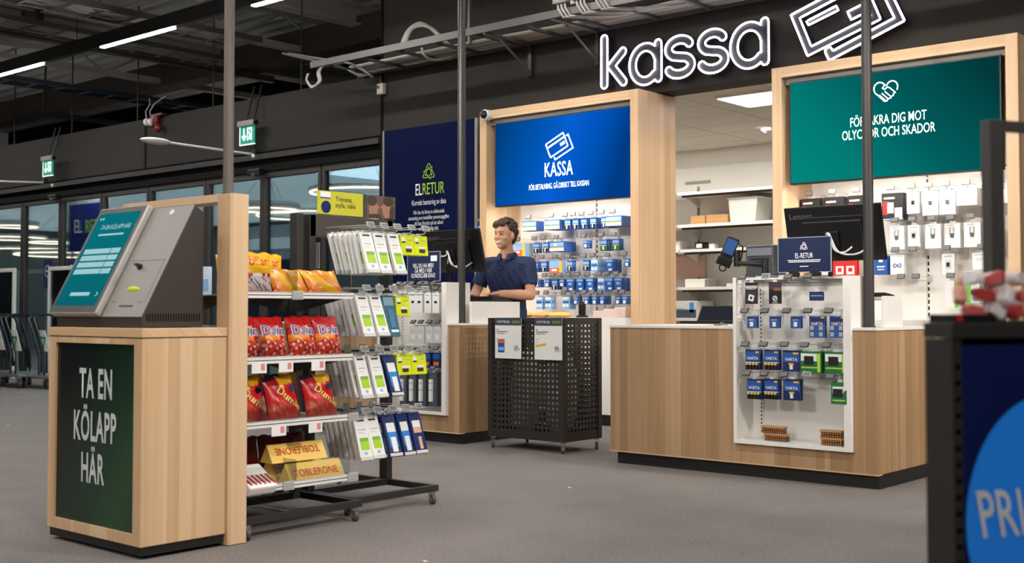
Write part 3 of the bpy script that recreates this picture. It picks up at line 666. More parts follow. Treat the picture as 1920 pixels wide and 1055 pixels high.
fill(cab1, [[(898, 'bs', 3), (914, 'bs', 3), (992, 'bw', 2), (1035, 'bw', 3), (1061, 'bs', 4), (1076, 'bs', 5), (1092, 'bs', 5), (1109, 'bs', 5), (1130, 'bs', 6), (1150, 'bw', 3)],
            [(898, 'bs', 3), (917, 'bs', 3), (972, 'or', 2), (1003, 'bs', 2), (1020, 'bs', 2), (1044, 'bw', 3), (1095, 'mi', 3), (1129, 'bg', 4), (1152, 'bg', 3)],
            [(1001, 'bs', 3), (1017, 'bs', 2), (1042, 'or', 1), (1066, 'bs', 2), (1096, 'bs', 4), (1112, 'bl', 6), (1140, 'bt', 5), (1172, 'mi', 3)],
            [(1004, 'mi', 3), (1022, 'mi', 3), (1037, 'bs', 3), (1050, 'mi', 4), (1066, 'bt', 4), (1084, 'bt', 3), (1103, 'bt', 3), (1124, 'bl', 4), (1139, 'bt', 4), (1156, 'bt', 5)],
            [(1008, 'bl', 3), (1025, 'bl', 3), (1058, 'bl', 4), (1076, 'mi', 3), (1096, 'mi', 3), (1111, 'mi', 4), (1126, 'mi', 4), (1155, 'mi', 3), (1168, 'mi', 3)]], ZR, 'left', 'left wall display')
ZR2 = [1.975, 1.72, 1.49, 1.28]
fill(cab2, [[(1478, 'gm', 3), (1519, 'gm', 3), (1563, 'gm', 3), (1608, 'gm', 3), (1673, 'gm', 3), (1711, 'wh', 2), (1744, 'wx', 2), (1776, 'wx', 2), (1814, 'wb', 4), (1872, 'wb', 2)],
            [(1478, 'gm', 2), (1680, 'wx', 2), (1712, 'wh', 2), (1748, 'wx', 2), (1784, 'wx', 2), (1822, 'wx', 3), (1862, 'wx', 2)],
            [(1545, 'rd', 2), (1572, 'rd', 2), (1592, 'rd', 2), (1649, 'ps', 3), (1680, 'wl', 3), (1713, None, 0), (1776, 'wh', 1), (1842, 'wb', 2)],
            [(1690, None, 0), (1718, None, 0), (1783, 'gs', 2), (1806, 'gs', 2), (1822, 'wh', 2), (1860, 'wb', 2)]], ZR2, 'right', 'right wall display')
def cable_hook_label(): pass
# things lying on the base units
rad = thing('walkie_talkie', 'black walkie-talkie standing in its charger below the blue packs', 'radio', (-6.9, 8.86, .98)); p = at(1089, 588, 8.84)
MB().box(p.x - .04, p.x + .04, 8.82, 8.9, .98, 1.0).build('charger', M_BLACK, rad, .004); MB().box(p.x - .03, p.x + .03, 8.84, 8.88, 1.0, 1.11).build('body', M_BLACK, rad, .008); MB().cyl((p.x - .018, 8.86, 1.1), (p.x - .02, 8.86, 1.2), .007, .005, 8).build('antenna', M_BLACK, rad); MB().cyl((p.x + .012, 8.86, 1.11), (p.x + .012, 8.86, 1.125), .008, n=8).build('dial', M_BLACK, rad)
for i, (px, cw, hx) in enumerate(((985, .1, 'E89A4A'), (1015, .12, 'E3A24F'), (1048, .13, 'E8B45A'))):
    p = at(px, 592, 8.84); o = MB(); o.ell((p.x, 8.85, 1.005), (cw, .1, .028), 14, 8)
    tag(o.build('snack_packet', C_('snack_%d' % i, hx), None, 0, True), 'flat orange packet lying on the white ledge, %s of three' % ['leftmost', 'middle', 'rightmost'][i], 'packet', 'orange packets on the ledge')
for i in range(3):
    p = at(1130 + 20 * i, 585, 8.84); o = MB().box(p.x - .07, p.x + .06, 8.78, 9.0, .98, 1.045 + .015 * i)
    tag(o.build('paper_stack', C_('pale_paper_pink', 'D9C2B6'), None, .01), 'small pale pink paper bundle beside the walkie-talkie, %s of three' % ['nearest', 'middle', 'farthest'][i], 'paper bundle', 'paper bundles on the ledge')

# ---- screens
M_TVB = mat('tv_casing', '08080A', .4)
tv1m = emit_grad('blue_screen', [(0, '00407E'), (1, '003C84'), (.35, '0056B4'), (.55, '0660D2'), (.8, '0052B6')], ((.62, 0, -.25), 4.97 + .25 * 2.07), 1.0)
tv2m = emit_grad('teal_screen', [(0, '038A80'), (1, '033A3C'), (.3, '027E78'), (.6, '02605F'), (.85, '014C4C')], ((.45, 0, .42), 4.575 * .45 - .42 * 2.07), .95)
def tv(x0, x1, m, label):
    t = thing('wall_screen', label, 'screen', ((x0 + x1) / 2, 8.72, 2.07)); MB().box(x0 - .012, x1 + .012, 8.695, 8.76, 2.058, 2.885).build('casing', M_TVB, t, .004); MB().box(x0, x1, 8.692, 8.698, 2.07, 2.873).build('screen', m, t); MB().box((x0 + x1) / 2 - .02, (x0 + x1) / 2 + .02, 8.76, 9.2, 2.3, 2.5).build('wall_mount', M_STEELD, t); return t
tv1 = tv(-7.767, -6.157, tv1m, 'large blue advertising screen reading KASSA in the left cabinet'); tv2 = tv(-4.573, -2.925, tv2m, 'large green advertising screen about insurance in the right cabinet')
M_SW = mat('screen_white', 'FFFFFF', .5, emit=.95)
def tz(o, px, py): q = at(px, py, 8.69); return q
q = at(1047, 329, 8.69); text('KASSA', .19, M_SW, q, RX, UZ, tv1, xs=.6, bold=.012, spacing=1.06)
q = at(1047, 352, 8.69); text('FÖR BETALNING. GÅ DIREKT TILL KASSAN', .072, M_SW, q, RX, UZ, tv1, xs=.55, bold=.002, spacing=.95)
def card_icon(c, s, wd, m, par):
    a = math.radians(24); R = lambda x, y: (s * (x * math.cos(a) - y * math.sin(a)), s * (x * math.sin(a) + y * math.cos(a)))
    k1 = [R(*p) for p in rrect(-1, .55, -.35, .6, .06, 2)]
    strokes([k1], wd, m, c, RX, UZ, par, 'card_mark', closed=True)
    strokes([[R(-1, .32), R(.55, .32)]], wd * 1.3, m, c, RX, UZ, par, 'stripe_mark'); strokes([[R(.1, 0), R(.35, 0)]], wd * 2.2, m, c, RX, UZ, par, 'chip_mark')
    strokes([[R(-.72, -.5), R(-.72, -.66), R(.86, -.66), R(.86, .3), R(.7, .3)]], wd, m, c, RX, UZ, par, 'rear_card_mark')
card_icon(at(1050, 272, 8.69), .148, .014, M_SW, tv1)
for s, px, py in (('FÖRSÄKRA DIG MOT', 1664, 231), ('OLYCKOR OCH SKADOR', 1664, 255)):
    text(s, .104, M_SW, at(px, py, 8.69), RX, UZ, tv2, xs=.62, bold=.003)
hs = [arc(-.42, .22, .38, 20, 215, 14), arc(.42, .22, .38, 160, -30, 14), [(-.72, -.05), (-.62, -.12), (-.1, -.62), (.05, -.62), (.16, -.5)],
      [(-.05, .42), (-.22, .22), (-.08, .12), (.1, .25), (.25, .2), (.62, -.12)], [(.16, -.5), (.32, -.46), (.36, -.36), (.5, -.32), (.52, -.2), (.64, -.14)], [(-.05, -.02), (.28, -.32)], [(-.25, -.12), (.12, -.46)], [(-.42, -.22), (-.05, -.56)]]
strokes([[(x * .118, y * .122) for x, y in l] for l in hs], .009, M_SW, at(1661, 171, 8.69), RX, UZ, tv2, 'heart_hands_mark')

# ---- blue recycling poster on the wall
po = thing('recycling_poster', 'tall dark blue recycling poster on the dark wall left of the cabinet', 'poster', (-8.95, 8.98, .5))
MB().box(-9.66, -8.31, 8.965, 8.99, .3, 3.025).build('panel', mat('poster_navy', '051038', .7, spec=.08), po); MB().box(-8.3, -8.26, 8.96, 8.998, .3, 3.03).build('edge_strip', M_GREYM, po); MB().box(-9.69, -9.665, 8.96, 8.998, .3, 3.03).build('edge_strip', M_GREYM, po)
def recycle(c, s, wd, m, par, rx=RX):
    A = []
    for k in range(3):
        a = math.radians(120 * k); R = lambda x, y: (s * (x * math.cos(a) - y * math.sin(a)), s * (x * math.sin(a) + y * math.cos(a)))
        A.append([R(-.34, .30), R(-.1, .78), R(.1, .78), R(.3, .42)]); A.append([R(-.34, .30), R(-.14, .2), R(0, .5), R(.1, .3)]); A.append([R(.02, .34), R(.36, .16), R(.42, .5), R(.3, .42)])
    strokes(A, wd, m, c, rx, UZ, par, 'recycle_mark')
recycle(at(804, 323, 8.965), .118, .008, M_GREENP, po)
q = at(778.5, 366.5, 8.965); text('EL', .178, M_PRINT, q, RX, UZ, po, xs=.6, bold=.004, align='LEFT')
q = at(791.5, 365, 8.965); text('RETUR', .178, M_GREENP, q, RX, UZ, po, xs=.62, bold=.0, align='LEFT')
for s, sz, y in (('Korrekt hantering av data', .082, 383), ('Här kan du lämna in elektronisk', .06, 400), ('utrustning som innehåller personuppgifter.', .06, 410.5), ('All data förstörs på ett säkert', .06, 421), ('och miljövänligt sätt.', .06, 431)):
    text(s, sz, M_PRINT, at(804, y, 8.965), RX, UZ, po, xs=.6, bold=.001, res=2)

# ---- neon sign
def outline_pts(cl, hw, closed=False, n=10):
    """points around a stroke of half width hw (2-D centre line), with round ends"""
    P = [Vector(p) for p in cl]; m = len(P)
    def side(sg):
        out = []
        for i in range(m):
            if closed: a, b = (P[i] - P[i - 1]).normalized(), (P[(i + 1) % m] - P[i]).normalized()
            else:
                a = (P[i] - P[i - 1]).normalized() if i else (P[1] - P[0]).normalized(); b = (P[i + 1] - P[i]).normalized() if i < m - 1 else a
            na, nb = Vector((-a.y, a.x)), Vector((-b.y, b.x)); t = (na + nb); t = t / max(t.length_squared / 2, .5) if t.length > 1e-6 else na
            out.append(P[i] + t * hw * sg)
        return out
    if closed: return [side(1), side(-1)]
    l, r = side(1), side(-1)[::-1]
    d = (P[-1] - P[-2]).normalized(); a0 = math.atan2(d.y, d.x); cap1 = [P[-1] + Vector((math.cos(a0 + PI / 2 - PI * k / n), math.sin(a0 + PI / 2 - PI * k / n))) * hw for k in range(1, n)]
    d = (P[0] - P[1]).normalized(); a0 = math.atan2(d.y, d.x); cap0 = [P[0] + Vector((math.cos(a0 + PI / 2 - PI * k / n), math.sin(a0 + PI / 2 - PI * k / n))) * hw for k in range(1, n)]
    return [l + cap1 + r + cap0]
def dens(pts, closed=True, d=.006):
    out = []
    for a, b in zip(pts, pts[1:] + ([pts[0]] if closed else [])):
        a, b = Vector(a), Vector(b); k = max(1, int((b - a).length / d)); out += [a + (b - a) * i / k for i in range(k)]
    return out
def dist(p, cl):
    best = 9
    for a, b in zip(cl, cl[1:]):
        a, b = Vector(a), Vector(b); d = b - a; t = max(0, min(1, (p - a).dot(d) / max(d.length_squared, 1e-9))); best = min(best, (p - a - d * t).length)
    return best
M_NBODY = mat('neon_letter_body', '201E26', .5)
def neon_part(par, name, lines, hw, Y=8.86, r=.0088, closed=False):
    g = MB(); bd = MB()
    for i, cl in enumerate(lines):
        cc = cl + [cl[0]] if closed else cl
        for ring in outline_pts(cl, hw, closed):
            pts = dens(ring); keep = []
            for p in pts: keep.append(all(dist(p, l) > hw - .004 for j, l in enumerate(lines) if j != i))
            if all(keep): g.tube([(p.x, Y, p.y) for p in pts[::2]], r, 6, 0, True)
            else:
                n = len(pts); s0 = next(k for k in range(n) if keep[k] and not keep[k - 1]); run = []
                for k in range(n + 1):
                    j = (s0 + k) % n
                    if keep[j] and k < n: run.append(pts[j])
                    else:
                        if len(run) > 3: g.tube([(p.x, Y, p.y) for p in run[::2] + [run[-1]]], r, 6)
                        run = []
        sides = outline_pts(cl, hw, True) if closed else None
        if closed: l, r_ = sides; l, r_ = l + [l[0]], r_ + [r_[0]]
        else:
            ring = outline_pts(cl, hw)[0]; n_ = len(cl); l = ring[:n_]; r_ = ring[n_ + 9:2 * n_ + 9][::-1]
            cz = [Vector(cl[-1]), Vector(cl[0])]
        for k in range(len(l) - 1):
            q = [l[k], l[k + 1], r_[k + 1], r_[k]]; f0, f1 = [(p.x, Y + .012 + .001 * i, p.y) for p in q], [(p.x, Y + .085, p.y) for p in q]
            bd.add(f0 + f1, [(0, 1, 2, 3), (0, 4, 5, 1), (3, 2, 6, 7)])
        if not closed:
            for c in (cl[0], cl[-1]): bd.cyl((c[0], Y + .0125 + .001 * i, c[1]), (c[0], Y + .085, c[1]), hw, n=20)
    for cl in lines:
        q = cl[len(cl) // 2]; bd.cyl((q[0], Y + .075, q[1]), (q[0], 8.999, q[1]), .012, n=8)
    b = bd.build(name, M_NBODY, par); o = g.build('neon_tube', M_NEON, b, 0, True); o.matrix_parent_inverse = Matrix()
    return b
ns = thing('neon_sign', 'glowing white neon lettering reading kassa on the dark wall', 'neon sign', (-5.8, 8.9, 3.1))
NP = lambda x, y: (lambda q: (q.x, q.z))(at(x, y, 8.86))
hw = .036
neon_part(ns, 'letter', [[NP(1133, 73), NP(1133, 159)], [NP(1168, 96), NP(1146, 124), NP(1169, 153)]], hw)
def a_letter(x0, x1, yt, yb):
    l, tp = NP(x0 + 6, (yt + yb) / 2)[0], NP((x0 + x1) / 2, yt); xr = NP(x1 - 6, (yt + yb) / 2)[0]
    zt, zb = NP(x1 - 6, yt + 6)[1], NP(x1 - 6, yb - 4)[1]
    cx, ry = (l + xr) / 2, (zt - zb) / 2; cz = (zt + zb) / 2; rx = (xr - l) / 2
    return [arc(cx, cz, rx, 12, 318, 30, ry * 1.0), [(xr, zt + .015), (xr, zb + .01)]]
neon_part(ns, 'letter', a_letter(1180, 1240, 78, 152), hw); neon_part(ns, 'letter', a_letter(1370, 1440, 38, 120), hw)
def s_letter(x0, x1, yt, yb):
    l, r = NP(x0 + 6, 100)[0], NP(x1 - 6, 100)[0]; xm = (x0 + x1) / 2; zt, zb = NP(xm, yt + 6)[1], NP(xm, yb - 6)[1]; cx, cz = (l + r) / 2, (zt + zb) / 2; ry = (zt - zb) / 4; rx = (r - l) / 2
    return [arc(cx, cz + ry, rx * .93, 25, 235, 18, ry) + [(cx, cz)] + arc(cx, cz - ry, rx, 62, -155, 18, ry)]
neon_part(ns, 'letter', s_letter(1246, 1302, 68, 145), hw); neon_part(ns, 'letter', s_letter(1308, 1365, 56, 135), hw)
nc = thing('neon_card_sign', 'glowing white neon outline of two payment cards right of the lettering', 'neon sign', (-4.3, 8.9, 3.2))
tl, bl, br = [Vector(NP(*p)) for p in ((1491, 31), (1517.5, 96), (1642, 33))]; tr = tl + br - bl
neon_part(nc, 'card_outline', [dens([tuple(v) for v in (tl, bl, br, tr)], True, .05)], .03, closed=True)
for qd in (((1512, 40), (1568, 11), (1572, 19), (1516, 47)), ((1589, 22), (1617, 8), (1624, 23), (1596, 37))):
    mb = MB(); P = [Vector(NP(*p)) for p in qd]; mb.tube([(p.x, 8.86, p.y) for p in dens(P, True, .02)], .0088, 6, 0, True); mb.build('neon_tube', M_NEON, nc, 0, True)
    mb = MB(); mb.prism([tuple(p) for p in P], (0, .07, 0), ((0, 8.87, 0), RX, UZ)); mb.build('tube_backing', M_NBODY, nc)
neon_part(nc, 'rear_card_outline', [[NP(1553.5, 95), NP(1558, 104.5), NP(1686.5, 36), NP(1669, 0), NP(1648, -42)]], .03)

# ================================================================== CHECKOUT COUNTERS
def counter(xl, xr, yf, yb, nx0, nx1, nz0, nz1, label, up0, up1, upz):
    t = thing('checkout_counter', label, 'counter', ((xl + xr) / 2, (yf + yb) / 2, 0), 'checkout counters')
    zb, zt = .085, .93
    for a, b, c, d in ((xl, nx0, zb, zt), (nx1, xr, zb, zt), (nx0, nx1, zb, nz0)): MB().box(a, b, yf, yf + .03, c, d).build('front_panel', WOODC, t, .002)
    MB().box(xr - .03, xr, yf + .03, yb, zb, zt).build('side_panel', WOODC, t, .002); MB().box(xl, xl + .03, yf + .03, yb, zb, zt).build('side_panel', WOODC, t, .002)
    MB().box(xl + .03, xr - .03, yb - .03, yb, zb, zt).build('rear_panel', M_WHITE, t)
    wt = MB(); wt.box(xl - .008, nx0, yf - .008, yf + .25, zt, zt + .016); wt.box(nx1, xr + .008, yf - .008, yf + .25, zt, zt + .016); wt.box(xl - .008, xr + .008, yf + .25, yb, zt, zt + .016)
    wt.build('worktop', M_WHITE, t)
    MB().box(xl + .04, xr - .005, yf + .03, yb - .04, 0, zb).build('plinth', M_BLACKPL, t); MB().box(xl, xr + .004, yf - .004, yf + .06, zb - .004, zb + .004).build('edge_band', WOODX, t)
    d0 = yf - .03
    MB().box(nx0, nx0 + .024, d0, yf + .25, nz0, nz1).build('display_side', M_WHITE, t, .002); MB().box(nx1 - .05, nx1, d0, yf + .25, nz0, nz1).build('display_side', M_WHITE, t, .002)
    MB().box(nx0 + .024, nx1 - .05, d0, yf + .2, nz0, nz0 + .025).build('display_floor', M_WHITE, t, .002); MB().box(nx0 + .024, nx1 - .05, yf + .18, yf + .25, nz0 + .025, nz1 - .012).build('display_back', M_WHITE, t)
    MB().box(nx0 + .024, nx1 - .05, yf + .1, yf + .25, nz1 - .012, nz1).build('display_top', M_WHITE, t)
    r = MB(); r.box(nx0 + .075, nx0 + .1, yf + .172, yf + .18, nz0 + .03, nz1 - .02); r.build('slotted_rail', M_WHITE, t)
    sl = MB(); z = nz0 + .06
    while z < nz1 - .06: sl.box(nx0 + .084, nx0 + .091, yf + .1705, yf + .173, z, z + .013); z += .025
    sl.build('rail_slots', M_BLACK, t)['kind'] = 'stuff'
    MB().box(xr - .045, xr - .02, up0, up1, zt + .016, upz).build('upstand', M_WHITE, t, .003)
    return t
YF2 = 6.66
c2 = counter(-4.89, -2.965, YF2, 7.55, -3.904, -3.108, .21, 1.255, 'wooden checkout counter on the right with white battery display panel', 6.84, 7.09, 1.135)
YF1 = 6.77
n1r = at(836, 650, YF1 - .03).x
c1 = counter(-8.7, -6.43, YF1, 7.56, n1r - .796, n1r, .22, 1.27, 'wooden checkout counter in front of the man, half behind the sweets rack', 6.93, 7.52, 1.118)
MB().box(-7.0, -6.475, 7.16, 7.52, 1.095, 1.117).build('keyboard_ledge', M_WHITE, c1, .003); MB().box(-6.97, -6.48, 7.2, 7.44, 1.117, 1.136).build('keyboard_tray', M_BLACK, c1, .004); MB().box(-7.0, -6.96, 7.2, 7.5, .946, 1.095).build('ledge_leg', M_WHITE, c1)
MB().box(-3.5, -3.015, 6.92, 7.16, 1.11, 1.13).build('keyboard_ledge', M_WHITE, c2, .003); MB().box(-3.5, -3.47, 6.93, 7.15, .946, 1.11).build('ledge_leg', M_WHITE, c2)
# tall steel poles on the counters and on the ticket stand
def pole(x, y, z0, r, label, m=M_POLE):
    t = thing('support_pole', label, 'pole', (x, y, z0), 'tall steel poles'); MB().cyl((x, y, z0 + .006), (x, y, 5.62), r, n=20).build('tube', m, t, 0, True); MB().cyl((x, y, z0), (x, y, z0 + .006), r * 1.25, n=20).build('foot_plate', M_STEELD, t); MB().cyl((x, y, 5.55), (x, y, 5.62), r * 1.5, n=20).build('ceiling_collar', M_STEELD, t)
q = at(865, 604, 6.92); pole(q.x, 6.92, .946, .032, 'tall slim grey steel pole standing on the counter beside the man', mat('pole_pale_steel', '3C3935', .35, metal=.2))
q = at(1630, 612, 6.8); pole(q.x, 6.8, .946, .031, 'tall dark steel pole standing on the right counter before the green screen', M_STEELD)
pole(-4.53, 3.236, 1.577, .0235, 'tall grey steel pole rising from the wooden portal of the ticket stand', mat('pole_warm_grey', '6A625B', .45, metal=.2))

# ---- packs in the battery display of the right counter
def pack_thing(kind, spec, lets):
    o = bpy.data.objects.new('battery_pack', pack_mesh(kind, spec)); COL.objects.link(o)
    for s, sz, x, z, m, kw in lets: text(s, sz, m, (x, -spec[2] / 2 - .001, z), RX, UZ, None, res=2, **kw).parent = o
    return o
SP = {
 'v4': (.1, .125, .014, BL3, [(-.48, .48, .08, .55, BL1, .0005), (-.5, .5, .6, .66, BL2, .003)] + [(-.42 + .22 * i, -.26 + .22 * i, .66, .98, PBK, .012) for i in range(4)] + [(-.42 + .22 * i, -.26 + .22 * i, .66, .76, YEL, .013) for i in range(4)] + [(.2, .44, .08, .16, YEL, .001)]),
 'v1': (.115, .13, .012, BL3, [(-.48, .48, .1, .55, BL1, .0005), (-.12, .16, .6, .68, YEL, .009), (-.06, .1, .68, .9, PWH, .009), (.1, .42, .1, .18, YEL, .001)]),
 'vc': (.1, .13, .006, BL1, [(-.46, .46, .06, .4, BL3, .0005), (.25, .45, .02, .1, YEL, .001)] + [(a, a + .22, b, b + .2, PGR, .006) for a in (-.42, .15) for b in (.45, .74)]),
 'vm': (.068, .075, .006, BL1, [(-.4, .4, .1, .35, BL3, .0005), (-.16, .16, .48, .86, PWH, .005)]),
 'gr': (.14, .13, .03, GRN, [(-.47, .3, .1, .45, PWH, .001), (-.3, .14, .22, .6, PBK, .006), (-.46, .4, .72, .78, LIME, .001), (.32, .46, .1, .95, LIME, .001)]),
 'g2': (.1, .13, .03, GRN, [(-.4, .3, .2, .5, PWH, .001), (-.35, .25, .3, .66, PBK, .006), (-.4, .4, .8, .86, LIME, .001)]),
 'k1': (.088, .135, .004, PBK, [(-.48, .48, .14, .26, PGR, .0008), (-.4, .4, .4, .9, M_STEELD, .0008)]),
 'k2': (.088, .135, .004, PBK, [(-.48, .48, .04, .36, mat('game_art_brown', '4A3040', .4), .0008), (-.1, .48, .26, .4, mat('game_art_tan', '8A5A3C', .4), .001)]),
 'k3': (.095, .055, .003, BL3, [(-.4, .4, .4, .5, PGR, .0008)]),
}
PL = {'v4': [('VARTA', .026, 0, -.07, M_PRINT, dict(xs=.95, bold=.0008))], 'v1': [('VARTA', .026, 0, -.072, M_PRINT, dict(xs=1, bold=.0008))], 'vc': [('VARTA', .026, 0, -.062, M_PRINT, dict(xs=.95, bold=.0008))], 'vm': [('VARTA', .015, 0, -.036, M_PRINT, dict(xs=.9))], 'k1': [('ROBLOX', .02, 0, -.052, M_PRINT, dict(xs=.9, bold=.001))], 'k2': [('STEAM', .013, 0, -.14, M_PRINT, {})]}
protos = {}
def packs_in(counter_root, yf, rows, place, wall):
    for r, (tags, items) in enumerate(rows):
        for px, py, lt in tags:
            q = at(px, py, yf - .03); hook(counter_root, (q.x, yf + .18, q.z - .03), .2, 0, .055, lt, .6)
        for i, (px, py, kind, n, lab) in enumerate(items):
            q = at(px, py, yf - .02)
            for k in range(n):
                if kind not in protos:
                    o = protos[kind] = pack_thing(kind, SP[kind], PL.get(kind, []))
                    if kind == 'k2': strokes([arc(0, 0, .014, 0, 360, 16), [(-.004, -.004), (.005, .005)]], .006, M_PRINT, (0, -.003, -.11), RX, UZ, None, 'round_mark').parent = o
                    if kind == 'k1': strokes([[(-.017, -.01), (.01, -.017), (.017, .01), (-.01, .017), (-.017, -.01)]], .011, M_PRINT, (0, -.003, -.105), RX, UZ, None, 'tilted_square_mark').parent = o
                else: o = copy_tree(protos[kind])
                o.name = {'gr': 'charger_pack', 'g2': 'charger_pack', 'k1': 'gift_card', 'k2': 'gift_card', 'k3': 'gift_card'}.get(kind, 'battery_pack')
                o.location = (q.x, yf - .012 + k * (SP[kind][2] + .014), q.z); o.rotation_euler = (random.uniform(-.04, .02), 0, random.uniform(-.05, .05))
                tag(o, ('front ' if k == 0 and n > 1 else 'rear ' if n > 1 else '') + lab + ', right counter display', 'gift card' if kind[0] == 'k' else 'charger pack' if kind[0] == 'g' else 'battery pack', wall)
RW = ['top row', 'second row', 'third row', 'lowest hook row']
packs_in(c2, YF2, [
 ([(1392, 519, 0), (1436, 517, 1), (1478, 518, 0), (1515, 517, 0)], [(1408, 527, 'k1', 1, 'black gift card with tilted square, top row'), (1452, 526, 'k2', 1, 'black gift card with round white mark, top row'), (1530, 544, 'k3', 1, 'small dark blue card alone at the top right')]),
 ([(1396, 582, 0), (1434, 582, 0), (1475, 582, 0), (1515, 582, 0), (1554, 582, 0)], [(1409, 590, 'vm', 2, 'small blue coin cell card at the left of the second row'), (1451, 590, 'vm', 2, 'small blue coin cell card second in the second row'), (1491, 590, 'vm', 2, 'small blue coin cell card in the middle of the second row'), (1531, 590, 'vc', 2, 'blue card of four coin cells fourth in the second row'), (1569, 590, 'vc', 2, 'blue card of four coin cells rightmost in the second row')]),
 ([(1397, 645, 0), (1432, 645, 0), (1471, 645, 0), (1509, 646, 0), (1550, 647, 0)], [(1411, 653, 'v4', 2, 'blue four-battery pack at the left of the third row'), (1446, 653, 'v4', 2, 'blue four-battery pack second in the third row'), (1483, 654, 'v1', 2, 'blue single-battery pack in the third row'), (1521, 656, 'gr', 3, 'wide green charger pack fourth in the third row'), (1567, 657, 'gr', 3, 'wide green charger pack at the right of the third row')]),
 ([(1400, 699, 0), (1433, 700, 0), (1470, 702, 0), (1513, 701, 1), (1557, 705, 0)], [(1414, 708, 'v4', 2, 'blue four-battery pack at the left of the lowest hook row'), (1446, 708, 'v4', 2, 'blue four-battery pack second in the lowest hook row'), (1484, 708, 'v1', 2, 'blue single-battery pack in the lowest hook row'), (1574, 714, 'g2', 3, 'narrow green charger pack at the lowest right')])], 'r', 'packs in the right counter display')
# bricks of loose batteries on the display floor
M_COP, M_CELL = mat('copper_battery_end', 'B8763F', .35, metal=.4), mat('brown_battery_sleeve', '6E3F22', .4)
cellm = MB().cyl((0, -.024, 0), (0, .024, 0), .0068, n=10, mi=0); cellm.cyl((0, -.0255, 0), (0, -.024, 0), .0055, n=10, mi=1); cellm = cellm.mesh('battery', [M_CELL, M_COP])
for i, (px, py, nc, lab) in enumerate(((1457, 827, 10, 'lower brick of copper batteries at the left on the display floor'), (1452, 813, 10, 'upper brick of copper batteries at the left on the display floor'), (1562, 839, 9, 'lower brick of copper batteries at the right on the display floor'), (1561, 824, 9, 'upper brick of copper batteries at the right on the display floor'))):
    q = at(px, py, 6.7); z = (.2365, .2365 + .046, .2365, .2365 + .046)[i]
    t = thing('battery_brick', lab, 'batteries', (q.x, 6.7, z), 'battery bricks on the display floor')
    MB().box(q.x - nc * .0078, q.x + nc * .0078, 6.672, 6.728, z, z + .003).build('tray', M_GREYM, t)
    for a in range(nc):
        for b in range(2):
            o = bpy.data.objects.new('battery', cellm); COL.objects.link(o); o.parent = t; o.matrix_parent_inverse = parent_inv(t); o.location = (q.x + (a - (nc - 1) / 2) * .0152, 6.7, z + .011 + b * .0148)
    MB().box(q.x - nc * .0078, q.x + nc * .0078, 6.674, 6.726, z + .0335, z + .045).build('wrap', CLEAR if 0 else mat('brick_wrap', 'B98A58', .35), t)

# ---- packs in the display of the left counter
n0 = n1r - .796
for r, (py, xs_, kind, lab) in enumerate(((531, (748, 760, 772, 787, 800, 812), None, ''), (540, (775, 787, 803, 818), 'wq', 'white boxed accessory with black square'), (603, (775, 789, 805, 820), 'gq', 'pale grey accessory pack'), (652, (752, 776, 800, 818), 'bq', 'navy pack with orange band'), (689, (757, 775, 793, 812), 'cq', 'dark grey charger pack with pale plug'))):
    for i, px in enumerate(xs_):
        q = at(px, py, YF1 - .02); hook(c1, (q.x, YF1 + .18, q.z - .03), .19, 0, .055, False, .7)
        if kind:
            sp = {'wq': (.075, .16, .03, PWH, [(-.2, .2, .4, .52, PBK, .001), (-.3, .3, .1, .14, PGR, .001)]), 'gq': (.085, .13, .02, LGREY, [(-.3, .3, .3, .34, PGR, .001), (-.2, .2, .5, .8, PWH, .003)]), 'bq': (.08, .12, .015, BL3, [(-.45, .45, .1, .4, BL1, .001), (-.35, .35, .6, .85, ORG, .004)]), 'cq': (.075, .27, .03, mat('pack_slate', '4A5158', .45), [(-.3, .1, .2, .85, PWH, .02), (-.3, .1, .3, .33, PGR, .021), (-.3, .1, .5, .53, PGR, .021)])}[kind]
            for k in range(2): hang('accessory_pack', pack_mesh(kind, sp), (q.x, YF1 - .012 + k * (sp[2] + .012), q.z - .03), 0, ('front ' if k == 0 else 'rear ') + '%s, %s in its row, left counter display' % (lab, ORD[i]), 'accessory pack', 'packs in the left counter display')

# ---- signs standing on the displays
def desk_sign(x0, x1, y, z0, z1, label, rec, lines):
    t = thing('desk_sign', label, 'sign', ((x0 + x1) / 2, y, z0), 'blue signs on the counters'); xm = (x0 + x1) / 2
    MB().box(x0, x1, y - .003, y + .003, z0, z1).build('panel', mat('sign_navy', '1A2546', .5, spec=.2), t); fr = MB()
    for b in ((x0 - .004, x0, z0, z1), (x1, x1 + .004, z0, z1), (x0, x1, z1, z1 + .004), (x0, x1, z0 - .004, z0)): fr.box(b[0], b[1], y - .004, y + .004, b[2], b[3])
    fr.build('frame', ACRYL if 0 else mat('sign_edge', '9DA4B4', .3), t)
    for k in (.3, .7): MB().box(x0 + (x1 - x0) * k - .03, x0 + (x1 - x0) * k + .03, y - .012, y + .02, z0 - .03, z0 + .012).build('clip', M_BLACK, t, .003)
    if rec: recycle((xm, y - .004, z1 - .055), .033, .003, M_PRINT, t)
    for s, sz, dz in lines: text(s, sz, M_PRINT, (xm, y - .004, z1 - dz), RX, UZ, t, xs=.62, bold=sz * .012, res=2)
    return t
desk_sign(-3.605, -3.255, 6.68, 1.285, 1.494, 'dark blue EL-RETUR sign standing on the right counter display', True, [('EL-RETUR', .045, .125)])
ds2 = [o for o in COL.objects if o.name.startswith('desk_sign')][0]
for w_, z_ in ((.11, 1.356), (.105, 1.346), (.028, 1.318)): MB().box(-3.43 - w_, -3.43 + w_, 6.6755, 6.677, z_ - .0022, z_ + .0022).build('text_line', M_PRINT, ds2)
s1 = at(765, 474, 6.79); s2 = at(825, 526, 6.79)
